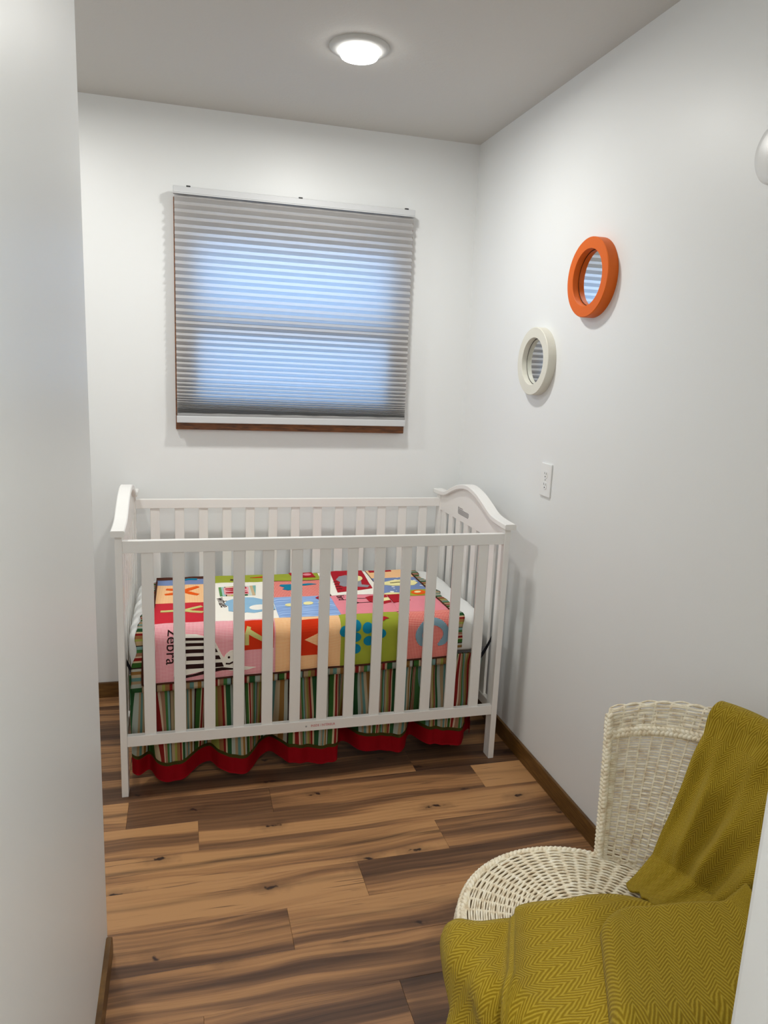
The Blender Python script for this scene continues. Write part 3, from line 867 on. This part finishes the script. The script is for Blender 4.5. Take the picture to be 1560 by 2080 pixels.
def ell(cu, cv, a, b_, n=20, rot=0):
    return [(cu+a*math.cos(t)*math.cos(rot)-b_*math.sin(t)*math.sin(rot), cv+a*math.cos(t)*math.sin(rot)+b_*math.sin(t)*math.cos(rot)) for t in [2*PI*i/n for i in range(n)]]
def stroke(pts, w_):
    """polygon along a polyline with rounded-ish ends"""
    P_ = [Vector(p).to_2d() if len(p) == 3 else Vector(p) for p in pts]; L = []; Rr = []
    for i, p in enumerate(P_):
        t = (P_[min(i+1, len(P_)-1)]-P_[max(i-1, 0)]).normalized(); n_ = Vector((-t.y, t.x)); ww = w_[i] if isinstance(w_, (list, tuple)) else w_
        L.append(p+n_*ww/2); Rr.append(p-n_*ww/2)
    return [tuple(p) for p in L+Rr[::-1]]
def letters(parent, txt, size, u, v, rot, mat, name='lettering', h=.0012, sx=1.0):
    t = text_bm(txt, size)
    c, s = math.cos(rot), math.sin(rot)
    for vv in t.verts:
        x, y = vv.co.x*sx, vv.co.y; vv.co = Vector((u+x*c-y*s, v+x*s+y*c, 0))
    return app(parent, t, mat, name, h=h, ml=.02)

# --- front row
pz = patch(QU0, .303, 0, FLD, M['ging_pink'], 'pink gingham patch with a striped zebra and the word zebra')
letters(pz, 'zebra', .053, -.066, .178, -PI/2, M['darkbrown'], sx=1.0)
# zebra, lying along the lower part: body, neck, head to the right
body = [(-.040, .018), (-.040, .150), (-.005, .160), (.030, .158), (.062, .150), (.098, .128), (.118, .085), (.140, .050), (.180, .036), (.235, .028), (.205, .020), (.150, .022), (.110, .034), (.06, .032), (.0, .022)]
app(pz, body, M['cream'], 'zebra_body')
for vv0, vv1, u0, u1 in ((.142, .150, -.040, .080), (.122, .133, -.040, .100), (.098, .111, -.040, .108), (.072, .086, .000, .118), (.044, .060, -.040, .128)):
    app(pz, [(u0, vv0), (u1-.002, vv0-.004), (u1-.008, vv1-.004), (u0, vv1)], M['darkbrown'], 'zebra_stripe', h=.0006, base=HB+.0022)
app(pz, [(-.04, .020), (.02, .022), (.08, .036), (.12, .038), (.19, .024), (.12, .027), (.06, .020), (.0, .012), (-.04, .010)], M['darkbrown'], 'zebra_stripe', h=.0006, base=HB+.0024)
app(pz, [(-.040, .084), (-.006, .084), (-.004, .104), (-.040, .106)], M['pinkstripe'], 'tail_patch', h=.0008, base=HB+.0026)
app(pz, ell(.150, .070, .030, .022, 20, .9), M['cream'], 'zebra_head')
app(pz, ell(.143, .072, .0042, .0042, 10), M['darkbrown'], 'zebra_eye', h=.0006, base=HB+.0024)
app(pz, stroke([(.132, .050), (.145, .048), (.158, .054), (.168, .066)], .006), M['darkbrown'], 'zebra_mouth', h=.0006, base=HB+.0024)
app(pz, [(.188, .093), (.296, .096), (.298, FLD-.020), (.186, FLD-.022)], M['redfelt'], 'letter_square')
pzs = app(pz, stroke([(.204, .112), (.204, .150), (.212, .172)], .014)+[], M['pistachio'], 'letter_z', h=.0014, base=HB+.0022)
app(pz, stroke([(.206, .160), (.245, .138), (.283, .116)], .015), M['pistachio'], 'letter_z', h=.0014, base=HB+.0022)
app(pz, stroke([(.284, .112), (.284, .150), (.280, .170)], .014), M['pistachio'], 'letter_z', h=.0014, base=HB+.0022)

pm = patch(.303, .536, 0, FLD, M['ging_peach'], 'peach gingham patch with an orange-red letter square')
app(pm, [(.372, .058), (.470, .056), (.470, FLD-.026), (.370, FLD-.030)], M['redfelt'], 'letter_square')
app(pm, [(.405, .118), (.470, .082), (.470, .150)], M['ging_peach'], 'letter_cutout', h=.0012, base=HB+.0022)
app(pm, [(.372, .160), (.392, .158), (.372, .144)], M['ging_peach'], 'letter_cutout', h=.0012, base=HB+.0022)
app(pm, [(.372, .090), (.386, .084), (.372, .078)], M['ging_peach'], 'letter_cutout', h=.0012, base=HB+.0022)

pg = patch(.536, .758, 0, FLD+.006, M['lime'], 'lime green patch with round teal dots')
for (u, v) in ((.590, .158), (.634, .148), (.590, .116), (.638, .098), (.590, .068), (.684, .124), (.550, .140)):
    app(pg, ell(u, v, .0195, .0195, 22), M['teal'], 'dot')
app(pg, [(.678, .178), (.700, .186), (.716, .178), (.704, .176), (.695, .170), (.678, .166)], M['darkred'], 'applique')

pc = patch(.758, QU1, 0, FLD, M['ging_red'], 'red gingham patch with a fleecy grey-blue letter C')
arc_ = [(.882+.054*math.cos(t), .106+.053*math.sin(t)) for t in [math.radians(a) for a in range(-66, 251, 12)]]
app(pc, stroke(arc_, [.008, .018]+[.025]*(len(arc_)-4)+[.018, .008]), M['greyblue'], 'letter_c', h=.004)

# --- middle row
py_ = patch(QU0, .088, FLD, R2-.012, M['red'], 'red patch with a pistachio letter Y')
app(py_, stroke([(-.110, .330), (-.06, .332), (-.015, .334)], .020), M['pistachio'], 'letter_y')
app(py_, stroke([(-.02, .330), (.012, .352), (.052, .376)], .018), M['pistachio'], 'letter_y'); app(py_, stroke([(-.02, .334), (.012, .318), (.056, .306)], .018), M['pistachio'], 'letter_y')
pw = patch(.092, .322, FLD, R3, M['cream'], 'cream patch with a light blue whale and the word whale')
letters(pw, 'whale', .050, .114, .462, -PI/2+.10, M['darkbrown'], sx=1.0)
whale = [(.150, .300), (.152, .360), (.140, .385), (.150, .420), (.180, .445), (.215, .455), (.250, .446), (.285, .420), (.300, .385), (.318, .350), (.318, .300), (.290, .290), (.270, .285), (.240, .275), (.215, .285), (.200, .278), (.180, .282)]
app(pw, whale, M['skyblue'], 'whale_body')
app(pw, ell(.262, .330, .036, .030, 18), M['cream'], 'whale_belly', h=.0008, base=HB+.0022)
sq = app(pw, [(.128, .478), (.262, .474), (.275, .604), (.128, .600)], M['stripe'], 'letter_square')
app(pw, [(.146, .492), (.238, .490), (.244, .588), (.146, .586)], M['ging_pink'], 'letter_inset', h=.0008, base=HB+.0022)
app(pw, [(.152, .570), (.235, .580), (.235, .562), (.190, .545), (.235, .535), (.190, .520), (.235, .512), (.235, .498), (.152, .508), (.152, .520), (.200, .528), (.152, .545), (.200, .556), (.152, .560)], M['darkred'], 'letter_w', h=.0008, base=HB+.0032)
pb = patch(.322, .548, FLD, R2+.004, M['bluestripe'], 'blue wavy-striped patch with pale fish')
for (u, v) in ((.378, .345), (.448, .352), (.505, .352)):
    app(pb, ell(u, v, .019, .016, 16), M['butter'], 'fish')
app(pb, stroke([(.512, .405), (.498, .398), (.490, .412), (.500, .425), (.515, .420)], .009), M['darkred'], 'hook')
pk = patch(.548, .772, FLD+.006, R2-.004, M['pink'], 'pink patch with a red bird and lettering')
pk2 = patch(.772, QU1, FLD, R2-.004, M['pink'], 'pink patch with an orange letter B on a lime square')
letters(pk, 'bird', .045, .570, .428, -PI/2, M['darkbrown'], sx=.8)
for dv in (.385, .335):
    app(pk, stroke([(.640, dv), (.665, dv), (.690, dv)], .006), M['darkbrown'], 'bird_leg', h=.0008)
    app(pk, stroke([(.622, dv+.014), (.640, dv), (.645, dv)], .006), M['darkbrown'], 'bird_foot', h=.0008); app(pk, stroke([(.622, dv-.012), (.640, dv), (.645, dv)], .006), M['darkbrown'], 'bird_foot', h=.0008)
app(pk, [(.680, .392), (.700, .405), (.735, .412), (.768, .410), (.768, .328), (.735, .312), (.700, .320), (.682, .345)], M['darkred'], 'bird_body')
app(pk2, [(.774, .412), (.820, .414), (.845, .395), (.845, .330), (.800, .318), (.774, .320)], M['darkred'], 'bird_body')
app(pk, [(.700, .330), (.768, .345), (.768, .380), (.720, .370)], M['butter'], 'bird_wing', h=.001, base=HB+.0022)
app(pk2, ell(.800, .428, .035, .012, 14), M['butter'], 'bird_beak')
app(pk2, [(.862, .392), (.942, .390), (.950, .462), (.866, .464)], M['lime'], 'letter_square')
app(pk2, ell(.908, .426, .030, .028, 18), M['orange'], 'letter_b', h=.001, base=HB+.0022)
app(pk2, ell(.906, .430, .014, .012, 12), M['butter'], 'letter_b', h=.0008, base=HB+.003)

# --- far row
px_ = patch(QU0, .088, R2-.012, R3-.004, M['ging_peach'], 'peach gingham patch with an orange letter X')
app(px_, stroke([(-.098, .592), (-.065, .586), (-.030, .564), (.004, .540), (.040, .514)], [.018, .026, .018, .024, .016]), M['orange'], 'letter_x')
app(px_, stroke([(-.102, .528), (-.065, .536), (-.030, .556), (.004, .586), (.042, .616)], [.012, .024, .018, .026, .018]), M['orange'], 'letter_x', h=.003)
pf_ = patch(.326, .552, R2+.004, R3-.006, M['ging_red'], 'red gingham patch with a teal letter F')
app(pf_, [(.375, .600), (.490, .604), (.520, .590), (.480, .580), (.430, .582), (.425, .540), (.395, .525), (.375, .540), (.388, .562), (.368, .585)], M['teal'], 'letter_f')
pe = patch(.556, .768, R2-.002, R4-.008, M['cream'], 'cream patch with a grey elephant on dark red')
dr = app(pe, [(.585, .470), (.738, .510), (.752, .765), (.640, .772), (.612, .765)], M['darkred'], 'elephant_square')
app(pe, [(.610, .560), (.625, .540), (.655, .545), (.690, .530), (.720, .520), (.735, .545), (.705, .560), (.715, .620), (.700, .680), (.665, .700), (.635, .690), (.612, .640), (.622, .600)], M['grey'], 'elephant_body', h=.001, base=HB+.0022)
app(pe, ell(.700, .640, .026, .040, 16, -.4), M['butter'], 'elephant_ear', h=.0008, base=HB+.0032)
for q in range(4): app(pe, stroke([(.590+.001*q, .515+.030*q), (.606, .520+.030*q), (.612, .512+.030*q)], .005), M['darkbrown'], 'lettering', h=.0006, base=HB+.0022)
pd = patch(.772, QU1, R2-.004, R3-.006, M['bluedot'], 'blue dashed patch with a pale yellow blob shape')
app(pd, [(.800, .545), (.830, .530), (.880, .525), (.925, .530), (.948, .560), (.940, .590), (.900, .612), (.850, .612), (.812, .590), (.795, .565)], M['butter'], 'applique')
app(pd, stroke([(.830, .570), (.86, .575), (.90, .572)], .008), M['darkbrown'], 'applique', h=.0006, base=HB+.0022)
# --- slivers at the back edge
p1 = patch(QU0, .088, R3-.004, R4-.045, M['bluedot'], 'blue dashed strip at the back edge')
app(p1, stroke([(-.03, .712), (.0, .722), (.04, .716)], .016), M['teal'], 'applique')
p2 = patch(.09, .556, R3, R4-.006, M['lime'], 'lime green strip at the back edge')
app(p2, stroke([(.180, .690), (.21, .680), (.235, .694)], .010), M['darkbrown'], 'applique')
app(p2, [(.262, .715), (.330, .706), (.330, .722)], M['redfelt'], 'applique')
app(p2, [(.440, .690), (.535, .694), (.530, .766), (.430, .766)], M['darkred'], 'letter_square'); app(p2, ell(.505, .735, .018, .016, 12), M['pink'], 'applique', h=.0008, base=HB+.0022)
p3 = patch(.772, QU1, R3-.006, R4, M['ging_peach'], 'peach gingham strip at the back edge')
app(p3, [(.782, .735), (.885, .748), (.885, .764), (.782, .762)], M['darkred'], 'applique')

# ------------------------------------------------------------------ wicker chair
SC = Vector((.750, 1.090)); SZ = .410
ch = empty('wicker_chair', (SC.x, SC.y, 0), 'cream wicker chair with round seat and flared barrel back', 'chair')
W = M['wicker']
def kseat(th):
    """the seat widens towards the chair's back"""
    d = (math.degrees(th)+180) % 360 - 180; s = (d-15)/40
    if s > 1: return 1.0
    if s >= -1: return 1+.28*(max(0, 1-s)/2)**1.5
    return 1+.28*(1-smooth01((-1-s)/1.7))
def seat_prof(p):
    """p = distance from centre along the woven surface -> (radius, z)"""
    R0, rb = .222, .026
    if p < R0: return p, SZ + .004*(1-(p/R0)**2)
    s = p-R0
    if s < rb*1.35:
        a = s/rb; return R0+rb*math.sin(a), SZ-rb*(1-math.cos(a))
    a = 1.35; s -= rb*1.35
    return R0+rb*math.sin(a)+s*.10, SZ-rb*(1-math.cos(a))-s*.97
def sp(p, th, off=0):
    r0, z0 = seat_prof(p); r1, z1 = seat_prof(p+.002)
    n_ = Vector((-(z1-z0), (r1-r0))).normalized()
    r = (r0+n_.x*off)*kseat(th); z = z0+n_.y*off
    return Vector((SC.x+r*math.cos(th), SC.y+r*math.sin(th), z))
NSP = 44
b = newbm(); p = .020; kr = 0
while p < .375:
    n_ = NSP*4 if p > .11 else NSP*2
    jr = random.uniform(-.0004, .0004)
    nn = NSP if p > .11 else NSP//2
    pts = [sp(p+jr+.0005*math.sin(i*.37+kr*2.1), 2*PI*i/n_, .0030 + .0024*math.sin(nn/2*2*PI*i/n_ + PI*kr)) for i in range(n_)]
    tube(b, pts, .0024, 5, closed=True); p += .0049; kr += 1
o = obj('seat_weave', b, W, ch, smooth=True); o['kind'] = 'stuff'
b = newbm()
for i in range(NSP):
    th = 2*PI*i/NSP; st = .11 if i % 2 else .012
    for d in ((-.0045, .0045) if False else (0,)):
        tube(b, [sp(st+(.37-st)*q/22, th+d, .0022) for q in range(23)], .0027, 5)
o = obj('seat_spokes', b, W, ch, smooth=True); o['kind'] = 'stuff'
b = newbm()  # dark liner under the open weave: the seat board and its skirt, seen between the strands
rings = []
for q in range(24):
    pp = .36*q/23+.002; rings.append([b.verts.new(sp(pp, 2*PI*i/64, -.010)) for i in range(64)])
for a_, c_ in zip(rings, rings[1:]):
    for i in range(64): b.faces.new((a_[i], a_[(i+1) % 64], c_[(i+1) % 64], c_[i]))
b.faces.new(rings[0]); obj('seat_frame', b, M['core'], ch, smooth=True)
def braid(name, path, wd, th, nrm, turns, parent=ch, rad=None):
    """three-strand flat plait following path(t); nrm(t) gives the outward normal"""
    b = newbm(); N = int(turns*14); rad = rad or wd*.27
    for s in range(3):
        pts = []
        for i in range(N+1):
            t = i/N; a = 2*PI*(turns*t + s/3); c = Vector(path(t)); d = (Vector(path(min(1, t+.004)))-Vector(path(max(0, t-.004)))).normalized()
            n_ = Vector(nrm(t)).normalized(); side = d.cross(n_).normalized()
            pts.append(c + side*(wd*.36*math.sin(a)) + n_*(th*.35*math.sin(2*a)))
        tube(b, pts, rad, 6, flat=1.0)
    o = obj(name, b, W, parent, smooth=True); return o
braid('rim_braid', lambda t: sp(.240, 2*PI*t, .004), .020, .008, lambda t: sp(.240, 2*PI*t, .01)-sp(.240, 2*PI*t, 0), 46)
# back: a flared, curved fan
def bk(s, h, off=0.0):
    """s -1 (camera side) .. 1 (far edge), h 0 (seat) .. 1 (top); off>0 towards the sitter"""
    def raw(s, h):
        th = math.radians(15 + s*(37.5+2.5*h)); q = 1-s*s
        r = .236*(1+.28*(max(0, 1-s)/2)**1.5) + (.100+.030*q)*max(h,0)**1.15 + .012*h*h
        z = SZ-.004 + (.292+.052*q)*h
        return Vector((SC.x+r*math.cos(th), SC.y+r*math.sin(th), z))
    p = raw(s, h)
    if off:
        e = .01
        n_ = (raw(s+e, h)-raw(s-e, h)).cross(raw(s, h+e)-raw(s, h-e)).normalized()
        if n_.dot(Vector((SC.x-p.x, SC.y-p.y, .0))) < 0: n_ = -n_
        p = p + n_*off
    return p
b = newbm(); NST = 20; hh = .004; kr = 0
while hh < .86:
    n_ = NST*4
    tube(b, [bk(-1+2*i/n_, hh+.0008*math.sin(i*.3+kr), .0024*math.sin(NST/2*2*PI*i/n_*1.0 + PI*kr)) for i in range(n_+1)], .0023, 5)
    hh += .0163; kr += 1
o = obj('back_weave', b, W, ch, smooth=True); o['kind'] = 'stuff'
# tighter wrapped band along each side of the back
for sg in (-1, 1):
    b = newbm(); hh = .01
    while hh < .74:
        tube(b, [bk(sg*(.985-.10*i/5), hh, .0026) for i in range(6)], .0020, 5); hh += .0115
    o = obj('side_wrapping', b, W, ch, smooth=True); o['kind'] = 'stuff'
b = newbm()
for i in range(NST+1):
    s = -1+2*i/NST; tube(b, [bk(s, q/16*.99) for q in range(17)], .0028, 5)
o = obj('back_stakes', b, W, ch, smooth=True); o['kind'] = 'stuff'
# wide band at the top, rolling outwards
def band(s, q, off=0.0):
    # q 0..1 over the band, last part curls backwards
    if q < .62: return bk(s, .885+.115*q/.62, off)
    a = (q-.62)/.38*PI*.75; c = bk(s, 1.0); th = math.radians(15+s*40); o_ = Vector((math.cos(th), math.sin(th), 0)); rr = .013+off
    return c + o_*(.013 - rr*math.cos(a)) + Vector((0, 0, rr*math.sin(a)))
b = newbm(); q = .0; kr = 0; NB = 16
while q <= 1.0:
    n_ = NB*6
    for d in (-.0021, .0021):
        tube(b, [band(-1+2*i/n_, min(1, max(0, q+d*7)), .001+.0034*math.sin(NB/2*2*PI*i/n_ + PI*kr)) for i in range(n_+1)], .0021, 5)
    q += .105; kr += 1
o = obj('top_band', b, W, ch, smooth=True)
b = newbm()
for i in range(NB+1): tube(b, [band(-1+2*i/NB, t/10) for t in range(11)], .0030, 5)
obj('band_stakes', b, W, ch, smooth=True)['kind'] = 'stuff'
braid('top_braid', lambda t: bk(-.99+1.98*t, .868, .0045), .018, .008, lambda t: bk(-.99+1.98*t, .868, .01)-bk(-.99+1.98*t, .868), 17)
braid('edge_braid', lambda t: bk(1.0, t, .003)+Vector((0, 0, .006*t)), .018, .010, lambda t: Vector((-1, -.25, 0)), 12)
braid('edge_braid', lambda t: bk(-1.0, t, .003), .018, .010, lambda t: Vector((-1, .25, 0)), 12)
for sg in (1, -1):   # coiled end of the rolled top
    b = newbm(); c = bk(sg, .92); th = math.radians(15+sg*40); o_ = Vector((math.cos(th), math.sin(th), 0))
    for k_ in range(4):
        rr = .006+.0048*k_
        tube(b, [c + o_*(.014+rr*math.cos(a)*.8) + Vector((0, 0, rr*1.5*math.sin(a))) + Vector((-math.sin(th), math.cos(th), 0))*sg*.002*(4-k_) for a in [2*PI*i/16 for i in range(16)]], .0028, 5, closed=True)
    obj('roll_end', b, W, ch, smooth=True)
# cane legs and lower hoop
for a in (45, 135, 225, 315):
    th = math.radians(a); b = newbm()
    tube(b, [Vector((SC.x+r*math.cos(th), SC.y+r*math.sin(th), z)) for r, z in ((.185, SZ-.02), (.190, .25), (.200, .12), (.215, .0))], .013, 10); obj('leg', b, W, ch, smooth=True)
b = newbm(); tube(b, [Vector((SC.x+.205*math.cos(2*PI*i/48), SC.y+.205*math.sin(2*PI*i/48), .085)) for i in range(48)], .009, 8, closed=True); obj('leg_hoop', b, W, ch, smooth=True)

# ------------------------------------------------------------------ mustard throw
tw = empty('throw_blanket', (.80, 1.0, SZ), 'mustard herringbone wool throw draped over the wicker chair', 'throw')
TM = M['throw']
def drape(x, y, lift, flare=.16):
    """(x, y) cloth position over the round seat -> world, hanging down outside the rim"""
    dx, dy = x-SC.x, y-SC.y; th = math.atan2(dy, dx); ks = kseat(th); rho = math.hypot(dx, dy)/ks
    R0, rb, z0 = .240, .038, SZ+.018
    if rho <= R0: r, z, nx_, nz_ = rho, z0, 0, 1
    else:
        s = rho-R0; L = rb*PI/2*.9
        if s < L:
            a = s/rb; r = R0+rb*math.sin(a); z = z0-rb*(1-math.cos(a)); nx_, nz_ = math.sin(a), math.cos(a)
        else:
            a = PI/2*.9; s2 = s-L
            fl = flare + .5*math.sin(th*9+.6)*.5 + .25*math.sin(th*17+1.5)
            r = R0+rb*math.sin(a) + s2*max(.03, fl*smooth01(s2/.10)); z = z0-rb*(1-math.cos(a))-s2*.97; nx_, nz_ = 1, 0
    r += nx_*lift; z += nz_*lift
    # against the chair back the cloth climbs instead of dropping
    wb = smooth01((math.degrees(th)+44)/20)*smooth01((78-math.degrees(th))/12) if rho > .05 else 0
    if wb > 0:
        rc = min(rho, .212) + max(0, rho-.212)*.25; zc = z0 + lift + max(0, rho-.200)*.35
        r = r*(1-wb)+rc*wb; z = z*(1-wb)+zc*wb
    r *= ks
    return Vector((SC.x+r*math.cos(th), SC.y+r*math.sin(th), z))
def solid_sheet(b, th=.005):
    bmesh.ops.recalc_face_normals(b, faces=b.faces)
    r_ = bmesh.ops.solidify(b, geom=b.faces[:], thickness=th)
# lower layer over the left front of the seat; its back edge follows these seat points
EDGE = [(.455, 1.165), (.500, 1.150), (.540, 1.132), (.585, 1.128), (.612, 1.128), (.630, 1.150), (.665, 1.156), (.74, 1.151), (.80, 1.150), (.850, 1.140), (.90, 1.115), (.96, 1.09)]
def epos(t):
    # t 0..1 along EDGE by index, smooth
    n = len(EDGE)-1; k_ = t*n
    return Vector((catmull([(i, e[0]) for i, e in enumerate(EDGE)], k_), catmull([(i, e[1]) for i, e in enumerate(EDGE)], k_)))
b = newbm()
def LB(a, c):
    e = epos(a); d = Vector((-.50+.18*a, -.87)).normalized(); L = .60
    q = e + d*(L*c)
    x, y = q.x, q.y
    f = .0
    # soft ridges running towards the hanging edge
    cross = a*.46
    lift = .004 + .006*math.sin(cross*38+.8*math.sin(c*5)) * smooth01(c*6) + .004*noise.noise(Vector((x*14, y*14, 1.7)))
    lift += .016*math.exp(-((a-.20-.05*c)/.045)**2)*smooth01((c-.1)*4) - .006*math.exp(-((a-.29-.03*c)/.03)**2)*smooth01(c*8)
    lift += .019*smooth01((a-.325)/.02)*(1-smooth01((a-.36)/.30))*smooth01(c*20)
    # rolled edge
    lift += .006*(1-smooth01(c*L/.018))*-1 + .004
    return drape(x, y, max(lift, .002))
def LBuv(a, c):
    u, v = a*.50, c*.60; t_ = math.radians(-62); return (u*math.cos(t_)-v*math.sin(t_), u*math.sin(t_)+v*math.cos(t_))
grid(b, LB, 150, 120, LBuv); solid_sheet(b); obj('lower_layer', b, TM, tw, smooth=True)
# thick folded layer on top, right of the crease
b = newbm()
P0 = Vector((.775, 1.092)); DA = Vector((.955, -.29)).normalized(); DB = Vector((-.45, -.893)).normalized()
def LC(a, c):
    A_, B_ = a*.37, c*.62
    # rounded corner where the crease begins
    rr = .07
    q = P0 + DA*A_ + DB*B_
    if A_ < rr and B_ < rr:
        k_ = Vector((rr-A_, rr-B_)); ln = k_.length
        m = max(rr-A_, rr-B_)
        if ln > 1e-6: k2 = k_*(m/ln); q = P0 + DA*(rr-k2.x) + DB*(rr-k2.y)
    e1 = min(A_, B_) if not (A_ < rr and B_ < rr) else rr-max(rr-A_, rr-B_)
    t_ = min(1.0, e1/.026); hgt = .038*math.sqrt(max(0, 1-(1-t_)**2))
    lift = .004 + hgt + .004*math.sin(A_*24+1.0)*smooth01(B_/.1) + .003*noise.noise(Vector((A_*11, B_*11, 5)))
    lift += .026*smooth01((A_-.02)/.22)*math.exp(-(max(0, B_-.03)/.16)**2)
    return drape(q.x, q.y, lift, .08)
grid(b, LC, 130, 130, lambda a, c: (a*.37, c*.62)); solid_sheet(b); obj('folded_layer', b, TM, tw, smooth=True)
# layer hanging over the back of the chair
b = newbm()
def LA(a, c):
    # a: 0 left edge .. 1 right, c: 0 top (over the roll, behind) .. 1 down on the seat
    h = 1.03-1.03*c
    s_edge = .15 + .180*(c**1.1) + .012*math.sin(c*9)
    s = s_edge - a*(1.50)
    off = .023 + .006*math.sin(a*26+c*5)*smooth01(c*3)
    rg = math.exp(-((a-(.10+.16*c))/.05)**2); off += .014*rg*smooth01(c*4)
    rg2 = math.exp(-((a-(.34+.10*c))/.06)**2); off += .012*rg2
    off += .005*noise.noise(Vector((a*5, c*6, 9)))
    off -= .006*(1-smooth01(a/.03))
    if c < .12:
        t_ = (c/.12); p = band(max(-1.35, s), 1-.38*t_, .020+.003*t_); return p + Vector((0, 0, .004))
    if c > .86:
        # turns onto the seat
        t_ = smooth01((c-.86)/.14); p = bk(max(-1.35, s), 1.03-1.03*.86, off)
        th = math.radians(15+s*38); inw = Vector((-math.cos(th), -math.sin(th), 0))
        ang = t_*1.35; base_h = p.z
        return Vector((p.x, p.y, 0)) + inw*(.10*t_) + Vector((0, 0, base_h + (SZ+.026-base_h)*math.sin(min(1, t_*1.0)*PI/2)))
    return bk(max(-1.35, s), min(1, h), off)
def LAuv(a, c):
    u, v = a*.55, c*.42; t_ = math.radians(-4); return (u*math.cos(t_)-v*math.sin(t_), u*math.sin(t_)+v*math.cos(t_))
grid(b, LA, 130, 110, LAuv); solid_sheet(b); obj('back_layer', b, TM, tw, smooth=True)
# twisted fringe tassels on the outer hanging edge
for i in range(9):
    c = .42+.06*i; p = LB(0.0, c); b = newbm(); ln = .028
    for s in range(2):
        tube(b, [p + Vector((-.004-.10*t*ln*8, .002, -t*ln)) + Vector((.0025*math.cos(t*14+s*PI), .0025*math.sin(t*14+s*PI), 0)) for t in [q/10 for q in range(11)]], .0028, 5)
    obj('tassel', b, TM, tw, smooth=True)
